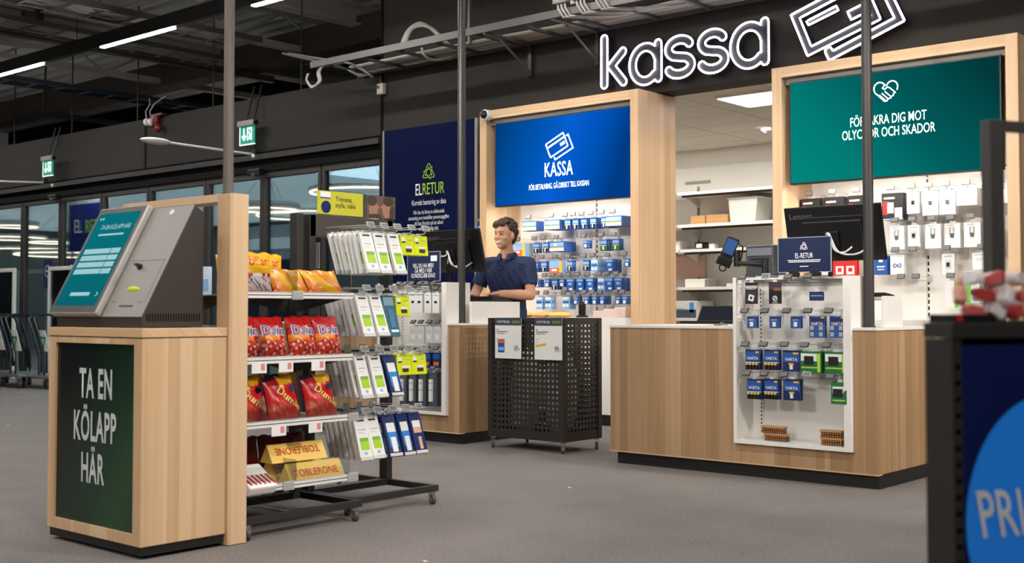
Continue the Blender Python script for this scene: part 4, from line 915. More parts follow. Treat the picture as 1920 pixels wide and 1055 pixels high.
dsg = desk_sign(s1.x, s2.x, 6.79, s2.z, s1.z, 'dark blue customer club sign on the left counter display', False, [('VILL DU HA MER?', .05, .125), ('GÅ MED I VÅR', .05, .165), ('KUNDKLUBB IDAG!', .05, .205)])
MB().box(s2.x - .1, s2.x - .03, 6.784, 6.788, s1.z - .075, s1.z - .03).build('code_label', M_PAPER, dsg)

# ---- monitors seen from the back
def monitor(xc, y, zc, label, yaw=0.0):
    t = thing('monitor', label, 'monitor', (xc, y, .95), 'black checkout monitors'); W, H = .325, .178; ti = math.radians(14); up = Vector((0, -math.sin(ti), math.cos(ti))); n = Vector((0, math.cos(ti), math.sin(ti))); c = Vector((xc, y, zc))
    MB().obox(c, (W, 0, 0), up * H, n * .012).build('display_case', M_BLACK, t, .004); MB().obox(c - n * .022 - up * .03, (W * .62, 0, 0), up * (H * .66), n * .014).build('rear_bulge', M_BLACK, t, .01)
    MB().obox(c + n * .0125, (W - .012, 0, 0), up * (H - .012), n * .001).build('screen', mat('checkout_display', '8FA8C8', .3, emit=.6), t); MB().obox(c - n * .014 + up * (H - .07) + RX * .05, (.2, 0, 0), up * .004, n * .003).build('vent_line', mat('vent_grey', '2A2A2C', .5), t)
    text('Lenovo', .055, mat('logo_grey', '55555A', .4), c - n * .013 + up * (H - .075) + RX * (-.21), RX, up, t, 'logo_lettering', bold=.001)
    j = c - n * .045 - up * .03; MB().obox(j, (.05, 0, 0), up * .05, n * .012).build('mount_plate', M_BLACK, t, .004)
    MB().tube([j - n * .01, j - n * .03 - UZ * .05, (xc, y - .06, zc - .2), (xc, y - .06, .952)], .016, 8).build('stand_arm', M_BLACK, t, 0, True); MB().cyl((xc, y - .06, .946), (xc, y - .06, .956), .07, n=20).build('stand_foot', M_BLACK, t)
    for k, (dx, dz) in enumerate(((.16, -.1), (.09, -.085), (-.1, .0))):
        MB().tube(smooth_pts([j + Vector((-.03, -.02, .03)), j + Vector((.0, -.035, .03)), j + Vector((dx * .35, -.03, dz * .8)), j + Vector((dx, -.02, dz)), j + Vector((dx * 1.5, 0, dz * .6))]), .0055, 6).build('cable', mat('pale_cable', 'D2D2D0', .4), t, 0, True)
    return t
monitor(-3.385, 7.0, 1.535, 'black monitor seen from behind on the right counter'); monitor(-6.79, 7.08, 1.535, 'black monitor seen from behind in front of the man')
# ---- payment terminal, receipt printer, tablet, keyboards
pt = thing('card_terminal', 'black card payment terminal on an arm at the right counter', 'card terminal', (-4.02, 6.9, 1.27)); q = at(1366, 470, 6.86); tl_ = math.radians(28); u = Vector((math.sin(tl_) * .8, .1, math.cos(tl_))).normalized(); sx = Vector((.82, .55, -.35)).normalized(); sx = (sx - u * sx.dot(u)).normalized(); nn = sx.cross(u)
MB().obox(q, sx * .042, u * .095, nn * .017).build('body', M_BLACK, pt, .008); MB().obox(q + nn * .018 + u * .03, sx * .034, u * .05, nn * .001).build('display', mat('terminal_screen', '31538A', .25), pt)
MB().obox(q - u * .075 + nn * .012, sx * .05, u * .03, nn * .03).build('cradle', M_BLACK, pt, .006); MB().torus(q - u * .1 + Vector((0, 0, -.02)), .022, .005, 18, 6, (.6, -.8, 0)).build('cradle_loop', M_BLACK, pt, 0, True)
b0 = at(1382, 480, 6.88); MB().cyl(b0 + UZ * .04, b0 - UZ * .07, .022, n=14).build('swivel', M_BLACK, pt, 0, True); e0 = Vector((-3.79, 6.84, b0.z - .06)); MB().tube([b0 - UZ * .05, e0], .018, 8).build('arm', M_BLACK, pt); MB().cyl(e0 + UZ * .03, (e0.x, e0.y, 1.255), .02, n=12).build('post', M_BLACK, pt, 0, True)
MB().tube([b0 + Vector((.0, 0, .09)), b0 + Vector((.045, 0, .06)), b0 + Vector((.03, 0, -.02)), b0 + Vector((.01, 0, -.05))], .006, 6).build('cable', M_BLACK, pt, 0, True)
rp = thing('receipt_printer', 'dark grey receipt printer on the right counter display', 'printer', (-3.78, 6.9, 1.256)); M_PRN = mat('printer_grey', '3B3D42', .35)
a0 = at(1400, 505, 6.86).x
MB().prism([(6.85, 1.256), (7.02, 1.256), (7.02, 1.36), (6.95, 1.47), (6.85, 1.47)], (.2, 0, 0), ((a0, 0, 0), RY, UZ)).build('body', M_PRN, rp, .008); MB().box(a0 + .012, a0 + .19, 6.843, 6.851, 1.40, 1.45).build('front_lip', mat('printer_light', '6A6D73', .3), rp, .003); MB().box(a0 + .03, a0 + .17, 6.845, 6.851, 1.375, 1.385).build('paper_slot', M_BLACK, rp)
tb = thing('tablet', 'dark tablet tilted on a small stand on the right counter', 'tablet', (-4.2, 6.95, .946)); q = at(1347, 588, 6.95); ux = Vector((.94, .34, 0)); uy = Vector((-.28, .78, .56)).normalized(); nn = ux.cross(uy).normalized()
MB().obox(q, ux * .13, uy * .09, nn * .005).build('body', M_BLACK, tb, .002); MB().obox(q + nn * .0055, ux * .12, uy * .08, nn * .0006).build('display', mat('tablet_glass', '1A1E28', .1), tb); MB().tube([q - nn * .006, q - UZ * .04 + RX * .03, (q.x + .02, q.y, .95)], .012, 8).build('stand_neck', M_CHROME, tb, 0, True); MB().cyl((q.x + .02, q.y, .946), (q.x + .02, q.y, .956), .05, n=18).build('stand_base', M_CHROME, tb)
def keyboard(x0, x1, y0, y1, z, label):
    t = thing('keyboard', label, 'keyboard', ((x0 + x1) / 2, y0, z), 'black keyboards'); MB().prism([(y0, z), (y1, z), (y1, z + .012), (y0, z + .024)], (x1 - x0, 0, 0), ((x0, 0, 0), RY, UZ)).build('case', M_BLACK, t, .003)
    km = MB().box(-.008, .008, -.0075, .0075, 0, .006).mesh('key', mat('key_black', '1C1C1E', .5))
    nx = int((x1 - x0 - .02) / .0195)
    for i in range(nx):
        for j in range(max(3, int((y1 - y0 - .02) / .02))):
            o = bpy.data.objects.new('key', km); COL.objects.link(o); o.parent = t; o.matrix_parent_inverse = parent_inv(t); yy = y0 + .02 + j * .02; o.location = (x0 + .02 + i * .0195, yy, z + .022 - (yy - y0) / (y1 - y0) * .012)
    return t
keyboard(-6.95, -6.49, 7.22, 7.42, 1.136, 'black keyboard under the hands of the man'); keyboard(-3.44, -3.03, 6.94, 7.08, 1.131, 'black keyboard on the ledge of the right counter')
cable('keyboard_cable', [(-6.83, 7.24, 1.14), (-6.78, 7.18, 1.12), (-6.62, 7.0, .98), (-6.7, 6.98, .955), (-6.8, 7.0, .95)], .004, 'thin black cable looping down beside the keyboard of the man', M_BLACK, 'keyboard cables')

# ================================================================== PERFORATED BIN ON WHEELS
def perf(w_, h_, px, pz, r, n=8):
    """sheet with real round holes in local X-Z, thickness 0; returns (verts, faces)"""
    nx, nz = int(w_ / px), int(h_ / pz); ox, oz = (w_ - nx * px) / 2, (h_ - nz * pz) / 2; m = MB()
    for i in range(nx):
        for j in range(nz):
            x, z = ox + i * px, oz + j * pz; c = (x + px / 2, z + pz / 2)
            hole = [(c[0] + r * math.cos(2 * PI * k / 8 + PI / 8), c[1] + r * math.sin(2 * PI * k / 8 + PI / 8)) for k in range(8)]
            sq = [(x + px, c[1]), (x + px, z + pz), (c[0], z + pz), (x, z + pz), (x, c[1]), (x, z), (c[0], z), (x + px, z)]
            V = [(q[0], 0, q[1]) for q in hole] + [(q[0], 0, q[1]) for q in sq]
            # square corner k lies between hole verts k-1 and k
            fs = [(k, 8 + k, 8 + (k + 1) % 8, (k + 1) % 8) if 0 else (k, 8 + k, 8 + (k + 1) % 8) for k in range(8)] + [(k, 8 + (k + 1) % 8, (k + 1) % 8) for k in range(8)]
            m.add(V, fs)
    if ox > 1e-4: m.box(0, ox, -.0005, .0005, 0, h_); m.box(w_ - ox, w_, -.0005, .0005, 0, h_)
    if oz > 1e-4: m.box(ox, w_ - ox, -.0005, .0005, 0, oz); m.box(ox, w_ - ox, -.0005, .0005, h_ - oz, h_)
    return m
def place(m, M):
    m.v = [tuple(M @ Vector(v)) for v in m.v]; return m
bn = thing('perforated_bin', 'black perforated metal bin on wheels between the two counters', 'bin', (-5.785, 7.03, 0))
bx0, bx1, by0, by1, bz0, bz1 = -6.158, -5.412, 6.8, 7.265, .085, .99
M_BIN = mat('bin_black_steel', '26221F', .5)
for x in (bx0, bx1 - .045):
    for y_ in (by0, by1 - .045): MB().box(x, x + .045, y_, y_ + .045, bz0, bz1).build('corner_post', M_BIN, bn, .004)
for a, b in ((bz0, bz0 + .05), (bz1 - .03, bz1)):
    for y_ in (by0, by1 - .02): MB().box(bx0 + .045, bx1 - .045, y_ + .005, y_ + .015, a, b).build('rail', M_BIN, bn)
    for x in (bx0, bx1 - .02): MB().box(x + .005, x + .015, by0 + .045, by1 - .045, a, b).build('rail', M_BIN, bn)
PW, PH, PD = bx1 - bx0 - .09, bz1 - bz0 - .08, by1 - by0 - .09
for y_ in (by0 + .01, by1 - .01): place(perf(PW, PH, .0405, .0405, .0115), Matrix.Translation((bx0 + .045, y_, bz0 + .05))).build('perforated_panel', M_BIN, bn)
for x in (bx0 + .01, bx1 - .01): place(perf(PD, PH, .0405, .0405, .0115), Matrix.Translation((x, by0 + .045, bz0 + .05)) @ Matrix.Rotation(PI / 2, 4, 'Z')).build('perforated_panel', M_BIN, bn)
MB().box(bx0 + .02, bx1 - .02, by0 + .02, by1 - .02, bz0, bz0 + .015).build('floor_plate', M_BIN, bn)
def caster(par, x, y_, zt, r=.03, yaw=0.5, pale=False):
    c, s = math.cos(yaw), math.sin(yaw); d = Vector((c, s, 0)); n = Vector((-s, c, 0)); ax = Vector((x, y_, r)) + d * r * .35
    f = MB(); f.cyl((x, y_, zt - .012), (x, y_, zt), r * .7, n=12)
    for k in (-1, 1): f.obox(ax.lerp(Vector((x, y_, zt)), .45) + n * (k * r * .42), d * (r * .45), UZ * ((zt - r) * .56), n * .0015)
    o = f.build('caster', M_CHROME, par); wmb = MB(); wmb.cyl(ax - n * r * .32, ax + n * r * .32, r, n=18); wmb.cyl(ax - n * r * .36, ax + n * r * .36, r * .55, n=14, mi=1)
    w_ = wmb.build('wheel', [mat('wheel_grey', '77726D' if pale else '4B4744', .5), M_CHROME], o); w_.matrix_parent_inverse = Matrix()
    return o
for x, y_ in ((bx0 + .03, by0 + .03), (bx1 - .03, by0 + .03), (bx1 - .03, by1 - .03), (bx0 + .03, by1 - .03)): caster(bn, x, y_, bz0, .03, -.9)
for i, (x0, x1, price) in enumerate(((-6.067, -5.806, '69:-'), (-5.675, -5.414, '99:-'))):
    t = thing('price_sign', ['left price sign on the bin, with a small blue product picture', 'right price sign on the bin, with a slim yellow product picture'][i], 'price sign', ((x0 + x1) / 2, 6.785, .68), 'price signs on the bin')
    MB().box(x0, x1, 6.783, 6.787, .684, .99).build('sheet', M_PAPER, t); MB().box(x0, x1, 6.781, 6.784, .935, .99).build('header', mat('header_slate', '3C4250', .5), t); MB().box(x0 - .003, x1 + .003, 6.787, 6.789, .68, .993).build('pocket', ACRYL, t)
    xm = (x0 + x1) / 2
    text('VI BYTTER EN', .026, M_PRINT, (x0 + .02, 6.781, .952), RX, UZ, t, align='LEFT', xs=.8, lift=.001); text('ELEKTRO', .026, M_GREENP, (x1 - .01, 6.781, .952), RX, UZ, t, align='RIGHT', xs=.7, lift=.001)
    text(price, .062, M_DPRINT, (x1 - .012, 6.783, .742), RX, UZ, t, align='RIGHT', xs=.6, lift=.001, bold=.001)
    lm = MB()
    for b in ((.015, .03, .9, .906), (.015, .13, .885, .89), (.015, .1, .872, .876), (.015, .035, .83, .833), (.015, .03, .81, .813)): lm.box(x0 + b[0], x0 + b[1], 6.782, 6.783, b[2], b[3])
    lm.build('small_print', M_DPRINT, t)
    if i == 0: pm = MB(); pm.box(x0 + .03, x0 + .095, 6.781, 6.783, .73, .83); pm.box(x0 + .033, x0 + .092, 6.7805, 6.782, .745, .77, 1); pm.box(x0 + .033, x0 + .092, 6.7805, 6.782, .80, .826, 2); pm.build('product_picture', [BL1, BL2, ORG], t)
    else: pm = MB(); pm.obox((x0 + .06, 6.782, .79), (.05, 0, .008), (-.002, 0, .008), (0, .0006, 0)); pm.build('product_picture', YEL, t)
bgm = MB().ell((0, 0, .3), (.13, .1, .3), 14, 10)
for i, (dx, dy, hx) in enumerate(((-.18, 0, 'C9BDA8'), (.12, .03, 'D8B48A'), (.22, -.05, 'E8E2D8'))):
    o = MB().ell((-5.785 + dx, 7.03 + dy, .1 + .33), (.12, .12, .33), 16, 12).build('paper_sack', C_('sack_%d' % i, hx), None, 0, True); tag(o, 'bulging pale paper sack inside the perforated bin, %s' % ['left one', 'middle one', 'right one'][i], 'sack', 'sacks in the bin')

def atx(x, y, X):
    r = FWD + RGT * ((x - 960) / F_PX) - UPV * ((y - PP_Y) / F_PX)
    return CAM + r * (X / r.x)
# ================================================================== TICKET STAND
kx0, kx1, ky0, ky1 = -5.25, -4.465, 2.765, 3.188
ks = thing('ticket_stand', 'pale wooden queue-ticket stand with green TA EN KÖLAPP HÄR panel', 'ticket stand', ((kx0 + kx1) / 2, 2.97, 0))
MB().box(kx0, kx1, ky0 + .02, ky1, .055, .929).build('body', WOOD, ks, .002)
sx0, sx1, sz0, sz1 = -5.192, -4.53, .103, .902
for nm, b in (('front_rail', (kx0, kx1, sz1, .929)), ('front_rail', (kx0, kx1, .055, sz0)), ('front_stile', (kx0, sx0, sz0, sz1)), ('front_stile', (sx1, kx1, sz0, sz1))): MB().box(b[0], b[1], ky0, ky0 + .02, b[2], b[3]).build(nm, WOOD, ks, .0015)
MB().box(kx0 - .004, kx1 + .004, ky0 - .004, ky1, .933, .972).build('top_slab', WOODX, ks, .003); MB().box(kx0 + .006, kx1 - .006, ky0 + .006, ky1, .928, .934).build('shadow_gap', M_MATTE, ks)
MB().box(kx0 + .01, kx1 - .008, ky0 + .01, ky1 - .005, .016, .055).build('plinth', M_BLACKPL, ks)
for x in (kx0 + .09, kx1 - .09):
    for y_ in (ky0 + .08, ky1 - .08): MB().cyl((x, y_, 0), (x, y_, .016), .03, n=14).build('foot', M_BLACK, ks)
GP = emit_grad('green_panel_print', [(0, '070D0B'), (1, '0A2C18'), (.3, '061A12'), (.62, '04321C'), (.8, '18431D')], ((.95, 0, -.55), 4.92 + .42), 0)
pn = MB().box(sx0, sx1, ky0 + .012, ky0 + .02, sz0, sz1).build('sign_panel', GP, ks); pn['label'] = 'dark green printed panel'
M_LET = mat('pale_grey_letters', 'C6C9CB', .5)
for s, px, py in (('TA EN', 180, 745.5), ('KÖLAPP', 177, 826), ('HÄR', 173, 904)):
    q = at(px, py, ky0 + .012); text(s, .183, M_LET, (q.x, ky0 + .012, q.z), RX, UZ, ks, xs=.51, bold=.02, spacing=1.08)
# wooden portal behind the stand
pr_ = thing('wooden_portal', 'pale wooden portal frame standing behind the ticket terminal', 'portal', (-4.9, 3.24, 0))
MB().box(-4.545, -4.45, 3.19, 3.292, .003, 1.576).build('post', WOOD, pr_, .002); MB().box(-5.345, -5.25, 3.19, 3.292, .003, 1.576).build('post', WOOD, pr_, .002); MB().box(-5.25, -4.545, 3.19, 3.292, 1.54, 1.576).build('lintel', WOODX, pr_, .002)
# ticket terminal
tt = thing('ticket_terminal', 'grey wedge-shaped ticket terminal with tilted teal touchscreen', 'ticket terminal', (-4.9, 2.97, .972))
M_TG = mat('terminal_light_grey', '8E8782', .42); M_TD = mat('terminal_dark_side', '332D29', .5)
tx0, tx1 = -5.275, -4.552
MB().prism([(2.815, .974), (2.813, 1.016), (3.077, 1.52), (3.122, 1.49), (3.122, .974)], (tx1 - tx0, 0, 0), ((tx0, 0, 0), RY, UZ)).build('housing', M_TD, tt, .003)
T = Vector((0, .264, .504)).normalized(); NN = Vector((0, -.504, .264)).normalized(); B0 = Vector((0, 2.813, 1.016)); LEN = .569
fp = lambda x, t, h=0: Vector((x, 0, 0)) + B0 + T * t + NN * h
MB().obox(fp((tx0 + tx1) / 2, LEN / 2, .0035), ((tx1 - tx0) / 2 - .001, 0, 0), T * (LEN / 2 - .002), NN * .003).build('front_plate', M_TG, tt, .002)
sc0, sc1 = -5.288, -4.872
MB().obox(fp((sc0 + sc1) / 2, .285, .024), ((sc1 - sc0) / 2, 0, 0), T * .285, NN * .017).build('screen_bezel', mat('bezel_silver', 'A9A5A1', .35, metal=.3), tt, .008)
MB().obox(fp((sc0 + sc1) / 2, .285, .0416), ((sc1 - sc0) / 2 - .008, 0, 0), T * .277, NN * .001).build('screen_border', M_BLACK, tt)
SCR = emit_grad('teal_touchscreen', [(0, '0C7C88'), (1, '12899A'), (.5, '0E8A96')], ((0, .5, .9), -2.3), .62)
MB().obox(fp((sc0 + sc1) / 2, .287, .0428), ((sc1 - sc0) / 2 - .03, 0, 0), T * .248, NN * .001).build('screen', SCR, tt)
ui = lambda s, sz, x, t, **k: text(s, sz, mat('ui_pale', '7FAEB6', .6, emit=.4), fp(x, t, .0435), RX, T, tt, lift=.0008, **k)
ui('TA EN KÖLAPP HÄR', .036, (sc0 + sc1) / 2 + .02, .445, xs=.8, bold=.001); [MB().obox(fp(x_, t_, .0445), (w_, 0, 0), T * h_, NN * .0004).build('text_line', mat('ui_pale', '7FAEB6', .6, emit=.4), tt) for x_, t_, w_, h_ in (((sc0 + sc1) / 2 + .01, .415, .11, .005), ((sc0 + sc1) / 2 + .0, .098, .085, .009))]; ui('>', .05, sc1 - .06, .08)
M_UIB = mat('ui_button', '7FAEB6', .6, emit=.35)
for k in range(4):
    t_ = .325 - k * .036
    MB().obox(fp(sc0 + .17, t_, .0445), (.115, 0, 0), T * .0135, NN * .0004).build('button', M_UIB, tt); MB().obox(fp(sc1 - .085, t_, .0445), (.04, 0, 0), T * .0135, NN * .0004).build('button', M_UIB, tt)
for k in range(2): MB().obox(fp(sc0 + .06 + .022 * k, .505, .0445), (.006, 0, 0), T * .006, NN * .0004).build('icon', M_UIB, tt)
sm = MB(); xr0, xr1 = -4.845, -4.575
for t_, a, b in ((.285, xr0 + .01, xr1), (.075, xr0, xr0 + .04), (.075, xr1 - .06, xr1 - .02)): sm.obox(fp((a + b) / 2, t_, .0068), ((b - a) / 2, 0, 0), T * .0012, NN * .0004)
sm.obox(fp(xr1, .18, .0068), (.0012, 0, 0), T * .105, NN * .0004); sm.build('seam', mat('seam_dark', '4A4541', .6), tt)
MB().obox(fp(-4.71, .055, .007), (.055, 0, 0), T * .004, NN * .001).build('ticket_slot', M_BLACK, tt)
q = fp(-4.745, .252, .006); lk = MB(); lk.cyl(q, q + NN * .012, .014, n=14); lk.obox(q + NN * .02, (.012, 0, 0), T * .004, NN * .012); lk.build('key_lock', M_BLACK, tt)
MB().cyl(fp(-4.70, .535, .006), fp(-4.70, .535, .011), .014, n=16).build('indicator', M_WHITE, tt)
MB().ell(fp(-4.715, .138, .008), (.05, .008, .013), 14, 8).build('yellow_sticker', C_('neon_sticker', 'D2E62A'), tt, 0, True)
vm = MB()
for k in range(21): y_ = 2.836 + k * .0132; vm.box(tx1 - .001, tx1 + .0012, y_, y_ + .006, 1.0, 1.035)
vm.build('vent_slots', M_MATTE, tt); MB().box(tx1 - .02, tx1 - .002, 2.86, 3.06, .9725, .976).build('base_gap', M_MATTE, tt)

# ================================================================== SWEETS AND TOOTHBRUSH RACK
M_RK = mat('rack_black_steel', '2E2B29', .45); M_RKB = mat('rack_brown_steel', '463F39', .5)
rk = thing('display_rack', 'black steel display rack on castors with white shelves and hooks', 'display rack', (-4.95, 4.0, 0))
XB = -4.97
for y_ in (3.335, 3.985, 4.07, 4.63): MB().box(XB - .03, XB + .03, y_ - .022, y_ + .022, .1, 1.56).build('upright', M_RK, rk, .003)
def base(x0, x1, y0, y1):
    for b in ((x1 - .03, x1, y0, y1), (x0, x0 + .03, y0, y1), (x0 + .03, x1 - .03, y0, y0 + .03), (x0 + .03, x1 - .03, y1 - .03, y1), (XB - .03, XB + .03, y0 + .03, y1 - .03)): MB().box(b[0], b[1], b[2], b[3], .068, .102).build('base_rail', M_RK, rk, .002)
base(-5.44, -4.49, 3.3, 4.025); base(-5.37, -4.565, 4.035, 4.645)
for x, y_ in ((-4.51, 3.99), (-5.42, 3.99), (-4.51, 3.34), (-5.42, 3.34), (-4.585, 4.61), (-5.35, 4.61), (-5.35, 4.07), (-4.66, 4.07)): caster(rk, x, y_, .068, .028, -.35, True)
ZS = [(1.105, 1.137), (.80, .833), (.503, .535), (.207, .24)]
M_SHELF = mat('shelf_white', 'E4E2DE', .4)
for i, (z0, z1) in enumerate(ZS):
    for sg in (1, -1):
        xa, xb = (XB + .04, -4.5) if sg == 1 else (-5.44, XB - .04)
        s = MB(); s.box(xa, xb, 3.312, 3.965, z0 + .012, z0 + .018); xe = xb if sg == 1 else xa
        s.box(min(xe, xe - sg * .012), max(xe, xe - sg * .012), 3.312, 3.965, z0, z1); s.build('shelf', M_SHELF if sg == 1 else M_RKB, rk, .001)
        for y_ in (3.325, 3.95): br = MB(); br.prism([(xa, z0 + .012), (xb - sg * 0, z0 + .012), (xa if sg == 1 else xb, z0 - .07)], (0, .004, 0), ((0, y_, 0), RX, UZ)); br.build('shelf_bracket', M_RKB, rk)
    MB().box(-4.503, -4.5, 3.33, 3.955, z1 - .005, z1 + (.085 if i else .11)).build('acrylic_riser', ACRYL, rk)
    MB().box(-4.75, -4.503, 3.615 if i in (0, 3) else 3.43, (3.618 if i in (0, 3) else 3.433), z1 - .01, z1 + .1).build('acrylic_divider', ACRYL, rk)
for i, (z, ys) in enumerate(((ZS[0], (3.6,)), (ZS[2], (3.955,)), (ZS[3], (3.555, 3.955)))):
    for y_ in ys: m = MB(); m.obox((-4.492, y_ + .01, (z[0] + z[1]) / 2), (.004, 0, .0), (0, .03, 0), (0, 0, .021)); m.obox((-4.487, y_ + .01, (z[0] + z[1]) / 2), (.001, 0, 0), (0, .024, 0), (0, 0, .015), 1); m.build('price_tag', [M_TAGF, PGR], rk)
for z, ys in ((ZS[1], (3.39, 3.545, 3.74)), (ZS[2], (3.505, 3.725))):
    for y_ in ys: m = MB(); m.obox((-4.494, y_, z[0] - .018), (.001, 0, 0), (0, .042, 0), (0, 0, .024)); m.obox((-4.4925, y_ + .02, z[0] - .014), (.0006, 0, 0), (0, .011, 0), (0, 0, .015), 1); m.build('shelf_label', [M_PAPER, C_('label_pink', 'D98A8A')], rk)
MB().box(XB - .03, XB + .03, 4.05, 4.66, 1.44, 1.56).build('top_bar', M_RKB, rk, .004)
for z in (1.14, .82, .505): MB().box(XB - .012, XB + .012, 4.09, 4.61, z - .01, z + .012).build('cross_bar', M_RK, rk)

# ---- hanging stock on the rack, hooks point out to the aisle
TB = {
 'tw': (.082, .225, .016, PWH, [(-.3, .3, .06, .1, PBK, .0005), (-.3, .3, .28, .3, PGR, .0006), (-.3, .1, .36, .37, PGR, .0006), (-.3, .38, .48, .76, LIME, .0006), (-.3, .38, .48, .56, C_('pack_leaf', '7FB03C'), .0009), (-.1, .12, .81, .87, BL2, .0006), (-.5, .5, .92, 1, LGREY, .004)]),
 'tn': (.082, .225, .018, BL3, [(-.32, .36, .2, .42, PWH, .0006), (-.32, .36, .42, .78, C_('pack_sky', '2B7FD0'), .0006), (-.2, .2, .55, .9, PWH, .006), (-.5, .5, .93, 1, LGREY, .004)]),
 'to': (.082, .225, .018, BL3, [(-.32, .36, .2, .36, PWH, .0006), (-.32, .36, .36, .5, TAN, .0006), (-.1, .15, .6, .9, TAN, .006), (-.5, .5, .93, 1, LGREY, .004)]),
 'tt': (.082, .225, .016, TEAL, [(-.4, .4, .05, .25, C_('pack_mist', '7E9AA8'), .0006), (-.2, .2, .35, .8, C_('pack_teal2', '3F7690'), .004), (-.2, .4, .84, .9, PWH, .001)]),
 'ty': (.105, .108, .02, NEONY, [(-.4, -.15, .12, .32, PWH, .0006), (-.4, -.15, .32, .4, BL3, .0006), (.05, .42, .22, .27, PGR, .0006), (-.2, .3, .55, .68, PWH, .004), (-.15, .25, .68, .85, C_('pack_umber', '4A3A2C'), .004)]),
}
rows = [(1.462, ((4.16, 'tw', 7), (4.255, 'tw', 7), (4.35, 'tw', 7), (4.455, 'ty', 3), (4.56, 'ty', 2))),
        (1.135, ((4.135, 'tw', 7), (4.225, 'tw', 7), (4.32, 'tt', 5), (4.43, 'ty', 4), (4.56, None, 0))),
        (.82, ((4.12, 'tw', 7), (4.225, 'tw', 7), (4.325, 'tn', 6), (4.435, 'ty', 4), (4.55, 'ty', 4))),
        (.505, ((4.13, 'tw', 7), (4.21, 'tw', 7), (4.32, 'tn', 6), (4.415, 'tn', 6), (4.51, 'to', 6)))]
NMK = {'tw': 'white toothbrush blister pack with green label', 'tn': 'navy toothbrush pack with blue label', 'to': 'navy toothbrush pack with orange label', 'tt': 'teal toothbrush pack', 'ty': 'bright yellow brush-head card'}
for r, (z, hs_) in enumerate(rows):
    for i, (y_, kd, n) in enumerate(hs_):
        hook(rk, (XB + .012, y_, z), .36, PI / 2, .05, True, .5)
        for k in range(n if kd else 0):
            sp = TB[kd]; x = -4.64 - k * .04
            hang('toothbrush_pack' if kd != 'ty' else 'brush_head_card', pack_mesh(kd, sp), (x, y_ + random.uniform(-.004, .004), z - .002), PI / 2, ('front ' if k == 0 else 'rear ') + '%s, %s hook, %s row of the rack' % (NMK[kd], ORD[i], ['top', 'second', 'third', 'lowest'][r]), 'toothbrush pack', 'packs on the rack hooks', -.33 + random.uniform(-.04, .03) if kd != 'ty' else -.12, random.uniform(-.07, .07))
for k in range(2):
    q = atx(564 + 14 * k, 436, -5.3); hook(rk, (XB - .012, q.y, q.z), .3, -PI / 2, .05, True, .5)
    hang('toothbrush_pack', pack_mesh('bk', (.06, .2, .02, PBK, [(-.35, -.15, .25, .98, PGR, .006), (-.05, .12, .25, .98, PGR, .006), (.2, .4, .25, .98, PGR, .006)])), (-5.24, q.y, q.z), PI / 2, 'dark pack of grey handles hanging on the far side of the rack, %s of two' % ['left', 'right'][k], 'toothbrush pack', 'packs on the far side of the rack')
# header card
hd = thing('header_sign', 'yellow header card reading Trimma, styla, raka on top of the rack', 'sign', (-4.95, 4.39, 1.56)); hx = -4.95
MB().box(hx - .004, hx, 4.10, 4.68, 1.562, 1.70 - .0).build('acrylic_holder', ACRYL, hd)
HZ0, HZ1 = 1.566, 1.692
MB().box(hx, hx + .002, 4.105, 4.43, HZ0, HZ1).build('yellow_panel', C_('header_yellow', 'C9C43A'), hd); MB().box(hx, hx + .002, 4.46, 4.675, HZ0, HZ1).build('photo_panel', C_('photo_grey', '6A5A52'), hd); MB().box(hx, hx + .0022, 4.43, 4.46, HZ0, HZ1).build('photo_strip', C_('photo_dark', '4A4644'), hd)
ph = MB()
for j, (y_, z, ry, rz, mi) in enumerate(((4.508, 1.617, .034, .05, 0), (4.61, 1.617, .036, .05, 0), (4.545, 1.628, .010, .009, 0), (4.573, 1.63, .010, .009, 0), (4.497, 1.662, .036, .03, 1), (4.622, 1.664, .04, .028, 1), (4.52, 1.576, .05, .014, 1), (4.65, 1.60, .02, .04, 1))): ph.add([(hx + .0025 + .0002 * j, y_ + ry * math.cos(a * .5236), z + rz * math.sin(a * .5236)) for a in range(12)], [tuple(range(12))], mi)
ph.build('photo_print', [C_('photo_skin', 'A87A64'), C_('photo_hair', '4A3C36')], hd)
MB().box(hx, hx + .003, 4.125, 4.195, 1.655, 1.687).build('logo_label', M_PAPER, hd); MB().box(hx + .0015, hx + .0035, 4.125, 4.195, 1.65, 1.657).build('logo_band', BL1, hd); MB().cyl((hx + .001, 4.165, 1.605), (hx + .003, 4.165, 1.605), .034, n=24).build('round_badge', BL3, hd)
for s, z in (('Trimma,', 1.64), ('styla, raka', 1.607)): text(s, .038, C_('header_grey', '4C4A30'), (hx + .002, 4.23, z), RY, UZ, hd, align='LEFT', xs=.95, bold=.0012)

